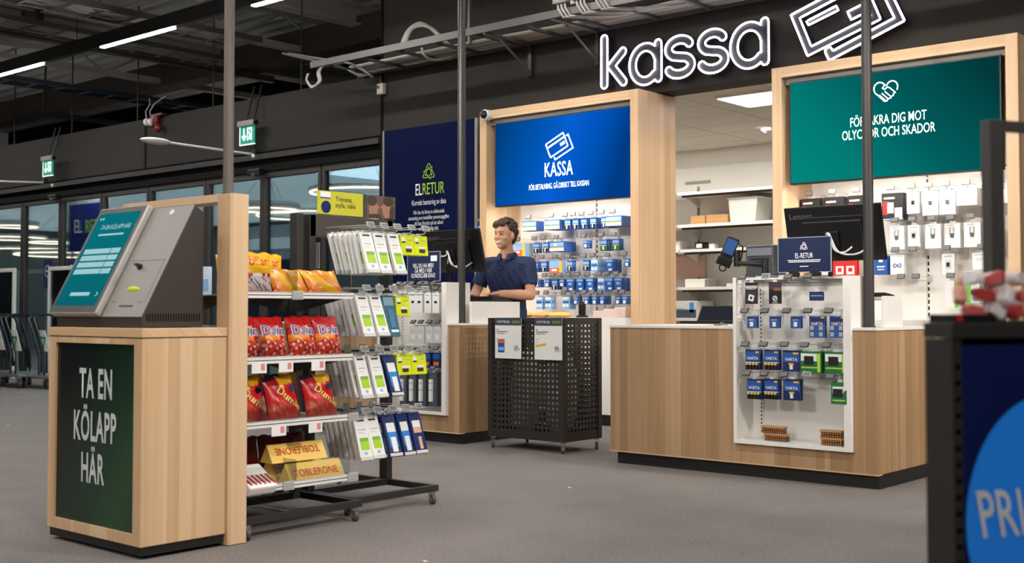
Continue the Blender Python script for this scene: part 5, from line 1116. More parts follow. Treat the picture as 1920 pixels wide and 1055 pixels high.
# ---- bags of sweets
def bag_mesh(name, w_, h_, t_, mats, fn, seed=0, nx=16, ny=18):
    rnd = random.Random(seed); ph_ = [rnd.uniform(0, 6) for _ in range(6)]
    def bulge(x, z):
        u, v = x / w_, z / h_
        e = max(0, 1 - (2 * u) ** 2) ** .55 * max(0, min(1, v * 5)) ** .6 * max(0, min(1, (1 - v) * 4)) ** .7 * (1.12 - .45 * v)
        return t_ / 2 * e * (1 + .12 * math.sin(9 * u + 5 * v + ph_[0]) + .1 * math.sin(14 * v + 7 * u + ph_[1]) + .05 * math.sin(30 * u + ph_[2] + 12 * v))
    m = MB()
    for sg in (-1, 1):
        V = []
        for j in range(ny + 1):
            for i in range(nx + 1):
                u, v = i / nx - .5, j / ny; x = u * w_ * (1 - .07 * math.sin(PI * v) + .04 * v * v * math.sin(ph_[3])); z = v * h_ + (.004 * math.sin(4 * u * PI + ph_[4]) if v > .9 else 0)
                V.append((x, sg * (bulge(u * w_, z if v < .9 else v * h_) + .0012), z))
        fs = []; ms_ = []
        o = len(m.v); m.v += V
        for j in range(ny):
            for i in range(nx):
                a = o + j * (nx + 1) + i; f = (a, a + 1, a + nx + 2, a + nx + 1)
                m.f.append(f if sg < 0 else f[::-1]); m.m.append(fn((i + .5) / nx - .5, (j + .5) / ny) if sg < 0 else 0)
    return m.mesh(name, mats, 0, True), bulge
R1, R2, R3 = C_('bag_red', 'C4161B', r=.28), C_('bag_dark_red', '8E1016', r=.3), C_('bag_bright_red', 'E0372A', r=.28)
BORG, BCRM, BYEL = C_('bag_orange', 'EE8A22', r=.28), C_('bag_cream', 'F3D9BE', r=.3), C_('bag_yellow', 'F2B41E', r=.28)
def fn_daim(u, v):
    if v > .55: return 1 if (u * 3 + v * 5) % 1 < .1 else 0
    if .40 < v < .56 and -.42 < u + .1 < .3: return 2
    r = math.sin(u * 41 + v * 17) * math.sin(v * 37 - u * 23)
    return 3 if r > .55 else 4 if r < -.6 else 5
dm_me, dm_b = bag_mesh('sweet_bag', .165, .205, .085, [R1, R2, BORG, BCRM, R2, R3], fn_daim, 3)
def bag_thing(me, bulge, name, lets, loc, rz, lean, label, cat, group):
    o = bpy.data.objects.new(name, me); COL.objects.link(o); o.location = loc; o.rotation_euler = (-lean, 0, rz)
    for s, sz, x0, z0, m, rot, kw in lets:
        c, s_ = math.cos(rot), math.sin(rot)
        text(s, sz, m, (x0, 0, z0), (c, 0, s_), (-s_, 0, c), None, warp=lambda x, y, x0=x0, z0=z0, c=c, s_=s_: bulge(x0 + x * c - y * s_, z0 + x * s_ + y * c), lift=.003, res=2, **kw).parent = o
    return tag(o, label, cat, group)
M_DB, M_DW = C_('bag_letter_blue', '1B3C8C'), C_('bag_letter_white', 'F2F0EC')
g = 'red bags on the second shelf'
first = None
for i, y_ in enumerate((3.385, 3.53, 3.715, 3.875)):
    lab = ['first from the wooden post', 'second from the wooden post', 'third from the wooden post', 'nearest to the hanging packs'][i]
    if first is None: first = o = bag_thing(dm_me, dm_b, 'sweet_bag', [('Daim', .066, .004, .108, M_DW, -.02, dict(bold=.016)), ('Daim', .066, .004, .108, M_DB, -.02, dict(bold=.0015))], (0, 0, 0), PI / 2, .3, '', 'sweet bag', g)
    else: o = copy_tree(first)
    if first is o:
        for c_ in o.children[1:]: 
            for v in c_.data.vertices: v.co.y -= .0012
    o.location = (-4.57 + random.uniform(-.008, .008), y_, .8195); o.rotation_euler = (-.27, 0, PI / 2 + random.uniform(-.12, .12)); o['label'] = 'bright red sweet bag with blue lettering on the second shelf, ' + lab
for i, y_ in enumerate((3.46, 3.64, 3.82)):
    o = bpy.data.objects.new('sweet_bag', dm_me); COL.objects.link(o); o.location = (-4.71, y_, .8195); o.rotation_euler = (-.22, 0, PI / 2); tag(o, 'red sweet bag in the back row of the second shelf, ' + ['nearest the post', 'middle', 'nearest the hooks'][i], 'sweet bag', g)
def fn_dum(u, v):
    if v > .72 + .25 * abs(u + .1) and u > -.1: return 1
    if v > .9: return 2
    d = abs((u + .02) * .75 + (v - .5) * 1.0)
    if d < .10 and -.3 < u < .45: return 3
    if v < .35 and u < .05: return 4 if math.sin(u * 37 + v * 29) > .1 else 0
    return 0
NVY = C_('bag_navy', '232050', r=.3); BRN = C_('bag_toffee', 'B9562A', r=.3)
du_me, du_b = bag_mesh('toffee_bag', .195, .215, .09, [R1, BYEL, NVY, C_('bag_maroon', '9A1A1E', r=.3), BRN], fn_dum, 11, 20, 22)
first = None
M_GOLD = C_('gold_letters', 'F0C860')
for i, y_ in enumerate((3.40, 3.60, 3.83)):
    lab = ['nearest the wooden post', 'in the middle', 'nearest the hanging packs'][i]
    if first is None:
        first = o = bag_thing(du_me, du_b, 'toffee_bag', [('Dumle', .058, .008, .085, M_GOLD, -.75, dict(bold=.004, xs=.95))], (0, 0, 0), PI / 2, .3, '', 'sweet bag', 'red and yellow bags on the third shelf')
        strokes([arc(0, 0, .011, 0, 360, 16), [(.004, .005), (-.004, .002), (.004, -.002), (-.004, -.005)]], .008, C_('badge_blue', '1E2A6E'), (.04, -du_b(.04, .145) - .003, .145), RX, UZ, None, 'round_badge').parent = o
    else: o = copy_tree(first)
    o.location = (-4.57, y_, .5225); o.rotation_euler = (-.3, 0, PI / 2 + random.uniform(-.1, .1)); o['label'] = 'red and yellow toffee bag on the third shelf, ' + lab
for i, y_ in enumerate((3.5, 3.72)):
    o = bpy.data.objects.new('toffee_bag', du_me); COL.objects.link(o); o.location = (-4.72, y_, .5225); o.rotation_euler = (-.2, 0, PI / 2); tag(o, 'red and yellow toffee bag in the back row of the third shelf, ' + ['left', 'right'][i], 'sweet bag', 'red and yellow bags on the third shelf')
# top shelf: bilar bags and flat orange boxes
bl_me, bl_b = bag_mesh('car_sweets_bag', .165, .195, .05, [BYEL, RED, PWH, C_('bag_speck', '5A544C'), PINK], lambda u, v: 0 if v > .5 else 1 if v > .4 else 1 if v < .1 else 2 if math.sin(u * 50 + v * 61) > .2 else 3 if math.sin(u * 71 - v * 43) > .3 else 4, 5, 18, 24)
M_BIL = C_('bag_letter_red', 'C83A2A')
first = o = bag_thing(bl_me, bl_b, 'car_sweets_bag', [('bilar', .062, 0, .135, M_BIL, 0, dict(bold=.002))], (-4.545, 3.415, 1.1235), PI / 2, .06, 'yellow bag of car sweets at the front of the top shelf beside the post', 'sweet bag', 'yellow bags on the top shelf')
MB().obox((0, -bl_b(0, .085) - .003, .089), (.04, 0, 0), (0, 0, .009), (0, .001, 0)).build('name_label', M_DW).parent = o
for i, (x, y_) in enumerate(((-4.66, 3.57), (-4.76, 3.42))):
    o = copy_tree(first); o.location = (x, y_, 1.1235); o['label'] = ['yellow bag of car sweets behind the orange boxes on the top shelf', 'yellow bag of car sweets at the back of the top shelf'][i]
for i, (y0, y1, x) in enumerate(((3.515, 3.735, -4.545), (3.72, 3.945, -4.535))):
    me, bf = bag_mesh('chocolate_bag', y1 - y0, .15, .045, [BORG, BYEL, R3, PWH], lambda u, v: 2 if abs((u * 2.2 + v) % .9 - .1) < .05 and abs(u) > .3 else 3 if v > .75 and math.sin(u * 19 + i) > .75 else 1 if math.sin(u * 9 + v * 6) > -.1 else 0, 20 + i)
    bag_thing(me, bf, 'chocolate_bag', [('Twist', .05, 0, .05, M_BIL, 0, dict(xs=1.2))] if 0 else [], (x, (y0 + y1) / 2, 1.1235), PI / 2, .62, 'glossy orange and yellow bag leaning on the top shelf, ' + ['left one', 'right one by the hooks'][i], 'sweet bag', 'orange bags on the top shelf')
# bottom shelf: triangular chocolate bars, striped packet, dark bags
M_TOB = C_('carton_yellow', 'FFD76E'); M_TOR = C_('carton_red', 'D9482A')
def bar(x, y0, y1, z, label, flip, yaw=0.0):
    t = thing('chocolate_bar', label, 'chocolate bar', (x, (y0 + y1) / 2, z), 'triangular bars on the bottom shelf')
    tri = [(-.05, 0), (.05, 0), (0, .087)]
    MB().prism(tri, (0, y1 - y0, 0), ((x, y0, z), RX, UZ)).build('carton', M_TOB, t, .002)
    up = Vector((-.05, 0, .087)).normalized(); c = Vector((x + .05, (y0 + y1) / 2, z)) + up * (.028 if not flip else .075)
    text('TOBLERONE', .052, M_TOR, c, RY if not flip else -RY, up if not flip else -up, t, bold=.003, xs=.92, lift=.0015); MB().obox((x, y1 - .0005, z + .03), (.02, 0, 0), (0, 0, .02), (0, .001, 0)).build('end_print', M_TOR, t)
    return t
bar(-4.575, 3.605, 3.945, .226, 'yellow triangular chocolate bar at the front of the bottom shelf', False); bar(-4.70, 3.585, 3.925, .226, 'yellow triangular chocolate bar behind the front one', False); bar(-4.64, 3.56, 3.9, .318, 'yellow triangular chocolate bar on top, lettering upside down', True) if 0 else None
t3 = bar(-4.64, 3.545, 3.885, .228, 'yellow triangular chocolate bar lying on the others, lettering upside down', True)
t3.location.z += .09; t3.location.x -= .0
st = MB().obox((-4.56, 3.41, .262), (.075, 0, -.045), (0, .08, 0), (.012, 0, .02)); o = st.build('striped_packet', M_PAPER, None, .01); tag(o, 'white packet with red stripes leaning on the bottom shelf beside the post', 'sweet packet')
sm_ = MB()
for k in range(6): sm_.obox((-4.535 + .012 + .004, 3.345 + k * .026, .272 - .005), (.03, .006, -.018), (0, .005, 0), (.0006, 0, .001))
so = sm_.build('red_stripes', RED); so.parent = o
for i, y_ in enumerate((3.42, 3.58, 3.74, 3.88)):
    o = bpy.data.objects.new('dark_sweet_bag', bag_mesh('dark_sweet_bag', .16, .2, .08, [R2, C_('bag_wine', '5A0E14', r=.35)], lambda u, v: 1 if v > .6 else 0, 40 + i)[0]); COL.objects.link(o); o.location = (-4.84, y_, .226); o.rotation_euler = (-.15, 0, PI / 2); tag(o, 'dark red sweet bag at the back of the bottom shelf, %s from the post' % ORD[i], 'sweet bag', 'dark bags on the bottom shelf')
for i, (z, y_) in enumerate(((1.1235, 3.55), (.8195, 3.45), (.8195, 3.65), (.5225, 3.55))):
    o = MB().box(-5.36, -5.2, y_ - .07, y_ + .07, z, z + .15); o.box(-5.362, -5.198, y_ - .05, y_ + .05, z + .02, z + .09, 1); o = o.build('blue_box', [C_('far_blue_white', 'C3D8EA'), BL2], None, .004); tag(o, 'pale blue box on the far side of the rack, %s' % ['on the top shelf', 'second shelf nearer the post', 'second shelf nearer the hooks', 'on the third shelf'][i], 'box', 'boxes on the far side of the rack')

# ================================================================== THE MAN BEHIND THE COUNTER
def remesh(mb, name, m, voxel, smooth=4):
    o = bpy.data.objects.new('tmp', mb.mesh('tmp', m)); COL.objects.link(o)
    r = o.modifiers.new('r', 'REMESH'); r.mode = 'VOXEL'; r.voxel_size = voxel; r.use_smooth_shade = True
    s = o.modifiers.new('s', 'SMOOTH'); s.factor = .5; s.iterations = smooth
    me = bpy.data.meshes.new_from_object(o.evaluated_get(bpy.context.evaluated_depsgraph_get())); me.name = name
    bpy.data.objects.remove(o); me.materials.clear(); me.materials.append(m)
    me.polygons.foreach_set('use_smooth', [True] * len(me.polygons))
    return me
def cap(mb, p0, p1, r0, r1, flat=False):
    p0, p1 = Vector(p0), Vector(p1); mb.cyl(p0, p1, r0, r1, 16); mb.ell(p0, (r0, r0, r0), 16, 10)
    if not flat: mb.ell(p1, (r1, r1, r1), 16, 10)
MC = Vector((-6.76, 7.72, 0)); FW = Vector((.276, -.961, 0)).normalized(); LF = Vector((-FW.y, FW.x, 0))
bp = lambda l, f, z: MC + LF * l + FW * f + UZ * z
RM = Matrix((LF, -FW, UZ)).transposed()                                  # local x = his left, -y = forward
hf = Vector((.04, -1, 0)).normalized(); hl = Vector((-hf.y, hf.x, 0)); HC = bp(0, .055, 0)
hp = lambda l, f, z: HC + hl * l + hf * f + UZ * z
HM = Matrix((hl, -hf, UZ)).transposed()
SKIN = mat('skin', 'C79478', .55, spec=.3); NAVYS = mat('navy_polo_cotton', '1E2B4E', .85, noise=.12, nscale=60); HAIR = mat('brown_hair', '3A2A20', .55, noise=.3, nscale=90)
man = thing('person', 'smiling young man in a navy polo shirt typing behind the counter', 'person', (MC.x, MC.y, 0))
b = MB()
b.ell(bp(0, 0, .95), (.165, .115, .14), 20, 14, RM); b.ell(bp(0, .005, 1.12), (.15, .105, .17), 20, 14, RM); b.ell(bp(0, .005, 1.33), (.17, .115, .17), 20, 14, RM)
cap(b, bp(-.15, -.005, 1.452), bp(.15, -.005, 1.452), .052, .052); cap(b, bp(0, .0, 1.46), hp(0, -.02, 1.60), .06, .055)
for s in (-1, 1):
    cap(b, bp(.09 * s, 0, .92), bp(.1 * s, .015, .5), .085, .055); cap(b, bp(.1 * s, .015, .5), bp(.105 * s, -.01, .09), .054, .036); b.ell(bp(.108 * s, .05, .045), (.042, .12, .045), 14, 8, RM)
arms = {'l': (bp(.19, -.01, 1.44), Vector((-6.515, 7.735, 1.175)), Vector((-6.64, 7.49, 1.19)), Vector((-.42, -.9, -.1))), 'r': (bp(-.19, 0, 1.44), Vector((-7.045, 7.615, 1.19)), Vector((-6.90, 7.45, 1.185)), Vector((.2, -.97, -.1)))}
for k, (sh, el, wr, hd_) in arms.items():
    cap(b, sh, el, .052, .043); cap(b, el, el.lerp(wr, .35), .043, .045); cap(b, el.lerp(wr, .35), wr, .045, .028)
    hd_ = hd_.normalized(); sd = hd_.cross(UZ).normalized(); tn = sd if k == 'r' else -sd     # thumb side
    tn = (sd if k == 'l' else -sd); tn = -tn if (tn.x > 0) == (k == 'l') else tn
    pc = wr + hd_ * .055; PR = Matrix((sd, hd_, UZ)).transposed(); b.ell(pc, (.04, .05, .016), 14, 10, PR); cap(b, wr, pc, .026, .02)
    for i in range(4):
        off = tn * (.03 - .02 * i); ln = (.034, .04, .037, .028)[i]; a = pc + hd_ * .036 + off; m1 = a + hd_ * ln + UZ * .008; e = m1 + hd_ * ln * .6 - UZ * .018; e2 = e + hd_ * ln * .25 - UZ * .014
        cap(b, a, m1, .0098, .009); cap(b, m1, e, .009, .0082); cap(b, e, e2, .0082, .0072)
    a = pc - hd_ * .018 + tn * .032; m1 = a + tn * .024 + hd_ * .026; e = m1 + hd_ * .03 - UZ * .008; cap(b, a, m1, .0125, .011); cap(b, m1, e, .0108, .009)
# head
b.ell(hp(0, .0, 1.72), (.078, .099, .1), 28, 20, HM); b.ell(hp(0, .014, 1.668), (.07, .08, .085), 24, 18, HM); b.ell(hp(0, .028, 1.63), (.058, .066, .052), 22, 16, HM); b.ell(hp(0, .056, 1.602), (.034, .036, .03), 16, 12, HM); b.ell(hp(0, .052, 1.735), (.06, .044, .05), 18, 14, HM)
cap(b, hp(0, .092, 1.70), hp(0, .105, 1.668), .009, .0125); b.ell(hp(0, .085, 1.722), (.05, .02, .012), 14, 8, HM)
for s in (-1, 1):
    b.ell(hp(.012 * s, .096, 1.662), (.009, .010, .0075), 10, 8, HM); b.ell(hp(.04 * s, .062, 1.664), (.026, .024, .024), 14, 10, HM); b.ell(hp(.077 * s, -.012, 1.683), (.011, .02, .032), 12, 10, HM)
b.ell(hp(0, .088, 1.629), (.026, .012, .007), 14, 8, HM)
obj('body', remesh(b, 'body', SKIN, .0042, 6), man)
# features
ey = MB(); br = MB()
for s in (-1, 1):
    br.tube([hp(.014 * s, .099, 1.716), hp(.032 * s, .095, 1.7215), hp(.052 * s, .078, 1.7165)], [.004, .0042, .0025], 6); ey.tube([hp(.017 * s, .0945, 1.6985), hp(.03 * s, .0935, 1.7005), hp(.044 * s, .083, 1.697)], [.0024, .0034, .0022], 6)
br.build('eyebrow', HAIR, man, 0, True); ey.build('eye', M_BLACK, man, 0, True)
MB().tube([hp(-.029, .082, 1.6345), hp(-.017, .0955, 1.6275), hp(0, .0995, 1.625), hp(.017, .0955, 1.6275), hp(.029, .082, 1.6345)], [.0015, .0036, .0044, .0036, .0015], 8).build('teeth', mat('teeth', 'D8CFC4', .4), man, 0, True)
MB().tube([hp(-.032, .082, 1.633), hp(-.018, .0965, 1.6195), hp(0, .101, 1.616), hp(.018, .0965, 1.6195), hp(.032, .082, 1.633)], [.002, .0036, .0042, .0036, .002], 8).build('lips', mat('lips', 'B5675C', .45), man, 0, True)
h = MB(); rnd = random.Random(4)
h.ell(hp(0, -.022, 1.748), (.083, .098, .082), 20, 14, HM); h.ell(hp(0, -.068, 1.69), (.074, .05, .085), 18, 12, HM)
for i in range(230):                                                        # loose curls over the crown
    a = rnd.uniform(0, 2 * PI); t_ = rnd.uniform(.0, 1.5); x, y_, z = math.sin(t_) * math.cos(a), math.sin(t_) * math.sin(a), math.cos(t_)
    if y_ > .3 and z < .55: continue
    c = hp(.085 * x, -.016 + .1 * y_, 1.757 + .078 * z); d = Vector((rnd.uniform(-1, 1), rnd.uniform(-1, 1), rnd.uniform(-.5, .5))).normalized() * .018; e_ = rnd.uniform(.002, .012)
    h.tube([c - d, c + (c - hp(0, 0, 1.72)).normalized() * e_, c + d], [.005, .0095, .004], 7)
for s in (-1, 1):
    for k in range(11): h.tube([hp(.07 * s, .035 - .01 * k, 1.785 - .002 * k), hp(.08 * s, .028 - .011 * k, 1.752 - .003 * k), hp(.0745 * s, .022 - .0105 * k, (1.728 if k < 4 else 1.722) - .003 * k)], [.008, .0105, .004], 7)
for k in range(26):                                                         # tousled fringe close to the forehead
    l = rnd.uniform(-.066, .066); f_ = .094 - 7 * l * l; sw = rnd.uniform(-.03, .004); dz = rnd.uniform(-.006, .008)
    h.tube([hp(l, f_ - .045, 1.808), hp(l + sw * .3, f_ - .012, 1.80 + dz), hp(l + sw * .7, f_ + .004, 1.782 + dz), hp(l + sw, f_ + .003, 1.756 + dz)], [.01, .0115, .009, .003], 7)
obj('hair', remesh(h, 'hair', HAIR, .0032, 1), man)
# clothes
s_ = MB()
s_.ell(bp(0, 0, .98), (.182, .132, .2), 22, 16, RM); s_.ell(bp(0, .008, 1.13), (.172, .128, .2), 22, 16, RM); s_.ell(bp(0, .008, 1.325), (.192, .136, .185), 22, 16, RM); cap(s_, bp(-.155, -.008, 1.448), bp(.155, -.008, 1.448), .066, .066); cap(s_, bp(0, -.01, 1.42), bp(0, -.005, 1.515), .085, .064, True)
for k, (sh, el, wr, hd_) in arms.items():
    e = sh.lerp(el, .68); s_.ell(sh, (.072, .072, .07), 16, 10); s_.cyl(sh, e, .07, .069, 18)
me = remesh(s_, 'polo_shirt', NAVYS, .0055, 5)
bm = bmesh.new(); bm.from_mesh(me); bmesh.ops.bisect_plane(bm, geom=bm.verts[:] + bm.edges[:] + bm.faces[:], plane_co=(0, 0, .87), plane_no=(0, 0, -1), clear_outer=True)
for v in bm.verts:                                                          # soft folds across the waist and under the arms
    if v.co.z < 1.4: v.co += v.normal * (.005 * math.sin(v.co.z * 46 + v.co.x * 30) * math.sin(v.co.x * 55 + v.co.y * 40 + v.co.z * 9))
bm.to_mesh(me); bm.free(); sho = obj('polo_shirt', me, man)
cl = MB()                                                                   # collar: two flaps around the neck
pts = [(math.radians(a)) for a in range(20, 341, 16)]
ring = lambda r, z, ox: [bp((r + ox) * math.sin(a), (r * .92 + ox) * math.cos(a) + .004, z + .012 * -math.cos(a)) for a in pts]
A_, B_, C2 = ring(.062, 1.535, 0), ring(.07, 1.54, .004), ring(.096, 1.492, .004); n = len(pts)
cl.add(A_ + B_ + C2, [(i, i + 1, n + i + 1, n + i) for i in range(n - 1)] + [(n + i, n + i + 1, 2 * n + i + 1, 2 * n + i) for i in range(n - 1)])
for s in (-1, 1): cl.add([bp(.03 * s, .064, 1.524), bp(.066 * s, .062, 1.53), bp(.068 * s, .098, 1.482), bp(.026 * s, .118, 1.452)], [(0, 1, 2, 3)])
co = cl.build('collar', NAVYS, sho, 0, True); sf = co.modifiers.new('t', 'SOLIDIFY'); sf.thickness = .004; co.matrix_parent_inverse = Matrix()
pk = MB().obox(bp(0, .138, 1.405), LF * .016, UZ * .06, FW * .004).build('placket', mat('navy_placket', '1A2646', .85), sho); pk.matrix_parent_inverse = Matrix()
for z in (1.445, 1.405, 1.37): o = MB().cyl(bp(0, .141, z), bp(0, .145, z), .005, n=10).build('button', mat('button_grey', '55607E', .4), sho); o.matrix_parent_inverse = Matrix()
tr = MB(); tr.ell(bp(0, 0, .93), (.172, .122, .13), 20, 14, RM)
for s in (-1, 1): cap(tr, bp(.09 * s, 0, .9), bp(.1 * s, .015, .5), .096, .07); tr.cyl(bp(.1 * s, .015, .5), bp(.105 * s, -.01, .07), .07, .058, 16)
obj('trousers', remesh(tr, 'trousers', mat('dark_trousers', '15171F', .85), .009, 4), man)
for s in (-1, 1): sh_ = MB(); sh_.ell(bp(.108 * s, .05, .05), (.05, .135, .05), 16, 10, RM); sh_.obox(bp(.108 * s, .05, .012), LF * .045, FW * .125, UZ * .012); sh_.build('shoe', M_BLACK, man, 0, True)

# ================================================================== BACK ROOM SHELVES AND WHAT LIES ON THEM
YB = 12.64
bs = thing('wall_shelving', 'white wall shelving in the back room between the two cabinets', 'shelving', (-7.6, 12.4, 0))
zsh = [(2.43, .5), (2.04, .5), (1.745, .45), (1.29, .5), (.92, .55)]
xl_, xr_ = -9.2, -6.95
MB().box(xl_, xr_ + .6, YB, YB + .05, .3, 2.82).build('back_panel', mat('shelf_back_white', 'D2CFC9', .6), bs)
for i, (z, d) in enumerate(zsh):
    for a, b in ((xl_, -7.93), (-7.9, xr_ + .4)): MB().box(a, b, YB - d, YB, z, z + .035).build('shelf', M_WHITE, bs, .002); MB().box(a + .04, b - .04, YB - d + .03, YB - d + .05, z - .025, z).build('shelf_lip', M_STEELD, bs)
for x in (-7.915, -6.75): MB().box(x - .015, x + .015, YB - .015, YB, .3, 2.58).build('slotted_rail', M_GREYM, bs); 
sl = MB(); z = .4
while z < 2.55: sl.box(-7.922, -7.908, YB - .018, YB - .014, z, z + .022); z += .045
sl.build('rail_slots', M_BLACK, bs)['kind'] = 'stuff'
for z, d in zsh: bk = MB(); bk.prism([(YB, z), (YB - d * .8, z), (YB, z - .12)], (.006, 0, 0), ((-7.905, 0, 0), RY, UZ)); bk.build('bracket', M_WHITE, bs)
br_ = MB().box(-8.1, -7.75, YB - .02, YB - .005, 2.62, 2.65).build('wall_clip', M_GREYM, bs)
CBD = C_('cardboard', 'B58A5C', r=.8)
def carton(px0, px1, py0, z, dep, name, label, m, grp, Y=12.25, extra=None):
    a, b_ = at(px0, py0, Y), at(px1, py0, Y); h_ = a.z - z
    t = thing(name, label, 'box', ((a.x + b_.x) / 2, Y, z), grp); MB().box(a.x, b_.x, Y, Y + dep, z, z + h_).build('carton', m, t, .004); MB().box(a.x + .01, b_.x - .01, Y - .001, Y + dep + .001, z + h_ * .48, z + h_ * .53).build('tape', mat('tape_tan', 'C49E70', .4), t) if extra is None else extra(t, a.x, b_.x, Y, z, h_)
    return t
S2, S3, S4, S5 = 2.076, 1.781, 1.326, .956
carton(1295, 1322, 405, S2, .3, 'cardboard_box', 'small brown cardboard box on the second back room shelf', CBD, 'cardboard boxes on the back shelf'); carton(1324, 1364, 403, S2, .3, 'cardboard_box', 'long brown cardboard box beside the small one on the back room shelf', CBD, 'cardboard boxes on the back shelf')
tubm = MB(); a, b_ = at(1365, 374, 12.25), at(1420, 374, 12.25)
tub = thing('plastic_tub', 'translucent white plastic tub on the back room shelf', 'tub', ((a.x + b_.x) / 2, 12.3, S2))
MB().prism([(a.x + .03, S2), (b_.x - .03, S2), (b_.x, a.z), (a.x, a.z)], (0, .35, 0), ((0, 12.25, 0), RX, UZ)).build('tub_body', mat('milky_plastic', 'CFCDC8', .35), tub, .01); MB().box(a.x - .012, b_.x + .012, 12.24, 12.61, a.z, a.z + .02).build('rim', M_WHITE, tub, .004)
def cam_face(t, x0, x1, Y, z, h_): MB().box(x0 + .02, x1 - .02, Y - .004, Y, z + .02, z + h_ - .02).build('white_label', M_PAPER, t)
carton(1303, 1319, 454, S3, .12, 'small_black_box', 'small black box with white label on the third back room shelf', M_BLACK, 'small things on the back shelf', 12.3, cam_face); carton(1320, 1328, 458, S3, .12, 'small_black_box', 'black lens-like box beside the labelled one', M_BLACK, 'small things on the back shelf', 12.3, lambda *a: None)
carton(1329, 1339, 457, S3, .1, 'small_white_box', 'small white box on the third back room shelf', M_WHITE, 'small things on the back shelf', 12.3, lambda *a: None); carton(1262, 1274, 452, S3, .2, 'small_white_box', 'white box at the left end of the third back room shelf', M_WHITE, 'small things on the back shelf', 12.3, lambda *a: None)
carton(1284, 1321, 523, S4, .3, 'white_carton', 'flat white carton on the fourth back room shelf', M_WHITE, 'white cartons in the back room', 12.2, lambda *a: None); carton(1264, 1283, 526, S4, .25, 'grey_device', 'grey device box left of the flat white carton', M_GREYM, 'white cartons in the back room', 12.2, lambda *a: None); carton(1322, 1329, 523, S4, .2, 'grey_binder', 'slim grey box right of the flat white carton', M_GREYM, 'white cartons in the back room', 12.2, lambda *a: None)
carton(1362, 1376, 531, S4, .2, 'small_white_box', 'small pale box at the right on the fourth back room shelf', LGREY, 'white cartons in the back room', 12.2, lambda *a: None)
def fridge(t, x0, x1, Y, z, h_): MB().box(x0, x1, Y - .003, Y, z, z + .1).build('dark_foot_panel', mat('slate_panel', '3F4A5A', .5), t); MB().box(x1 - .09, x1 - .03, Y - .003, Y, z + h_ - .14, z + h_ - .02).build('blue_label', C_('label_azure', '3B93D6'), t); MB().box(x0 + .03, x0 + .2, Y - .003, Y, z + h_ * .55, z + h_ * .565).build('text_line', M_GREYM, t)
carton(1255, 1305, 564, S5, .4, 'white_appliance_box', 'tall white box with blue corner label at the lower left of the back room', mat('box_offwhite', 'D5D6D2', .6), None, 12.15, fridge)
pkp = MB().box(at(1262, 480, 12.6).x, at(1322, 480, 12.6).x, 12.60, 12.636, 1.45, 1.72); tag(pkp.build('pink_board', C_('dusty_pink', 'C8A496', r=.8)), 'dusty pink board leaning at the back of the back room shelving', 'board')

# ================================================================== FLATBED TROLLEYS AT THE ENTRANCE
M_CART = mat('cart_dark_tube', '1E2226', .35, metal=.3)
def make_cart():
    t = thing('shopping_trolley', '', 'trolley'); t.location = (0, 0, 0)
    MB().box(-.42, .42, -.24, .24, .155, .185).build('deck', mat('cart_deck', '8A9294', .35, metal=.5), t, .01); MB().box(-.40, .40, -.26, -.235, .15, .19).build('deck_edge', M_CHROME, t)
    for k, dx in enumerate((.28, .14)):
        pts = []
        for p in ((.0, -.22, .19), (.0, -.22, .45), (-.16, -.22, .72), (-.30, -.22, .92)): pts.append((p[0] + dx, p[1], p[2]))
        for a in range(1, 8): an = PI * a / 8; pts.append((dx - .30 - .05 * math.sin(an), -.22 * math.cos(an), .92 + .07 * math.sin(an)))
        for p in ((-.30, .22, .92), (-.16, .22, .72), (.0, .22, .45), (.0, .22, .19)): pts.append((p[0] + dx, p[1], p[2]))
        MB().tube(pts, .0145, 8).build('handle', M_CART, t, 0, True)
    MB().prism([(.16, .5), (.38, .5), (.22, .78), (.06, .78)], (0, .006, 0), ((0, -.19, 0), RX, UZ)).build('sign_plate', M_PAPER, t); strokes([[(.13, .68), (.24, .68), (.2, .56)]], .03, mat('leaf_green', '159A5A', .5), (0, -.192, 0), RX, UZ, t, 'green_mark')
    MB().prism([(.2, .26), (.34, .26), (.26, .52), (.12, .52)], (0, .006, 0), ((-.26, .1, 0), RX, UZ)).build('dark_plate', M_BLACK, t)
    for x in (-.33, .33):
        for y_ in (-.19, .19): caster(t, x, y_, .155, .06, 2.9, True)
    return t
proto = make_cart()
for i, (px, py) in enumerate(((66, 727), (28, 727), (-12, 726), (104, 722))):
    q = at(px, py, 8.0); t = proto if i == 0 else copy_tree(proto)
    t.location = (q.x - .3, 7.95 + (.0, .05, .02, .12)[i], 0); tag(t, ['dark tube-handled flatbed trolley with white and green plate by the doors', 'dark flatbed trolley second from the left picture edge', 'flatbed trolley cut by the left picture edge', 'flatbed trolley half hidden behind the ticket stand'][i], 'trolley', 'flatbed trolleys at the entrance')
# white security gates before the doors
for i, (px0, px1, py) in enumerate(((-30, 28, 505), (92, 140, 500))):
    a, b_ = at(px0, py, 8.8), at(px1, py, 8.8); t = thing('security_gate', ['white security gate frame at the left picture edge', 'white security gate frame behind the ticket terminal screen'][i], 'security gate', ((a.x + b_.x) / 2, 8.8, 0), 'white security gates')
    for x in (a.x, b_.x - .05): MB().box(x, x + .05, 8.78, 8.83, 0, a.z).build('gate_post', M_WHITE, t, .01)
    MB().box(a.x + .05, b_.x - .05, 8.78, 8.83, a.z - .06, a.z).build('gate_top', M_WHITE, t, .01); MB().box(a.x + .05, b_.x - .05, 8.785, 8.825, .02, .1).build('gate_foot', M_WHITE, t); MB().box(a.x + .05, b_.x - .05, 8.80, 8.806, .1, a.z - .06).build('gate_pane', GLASS, t)
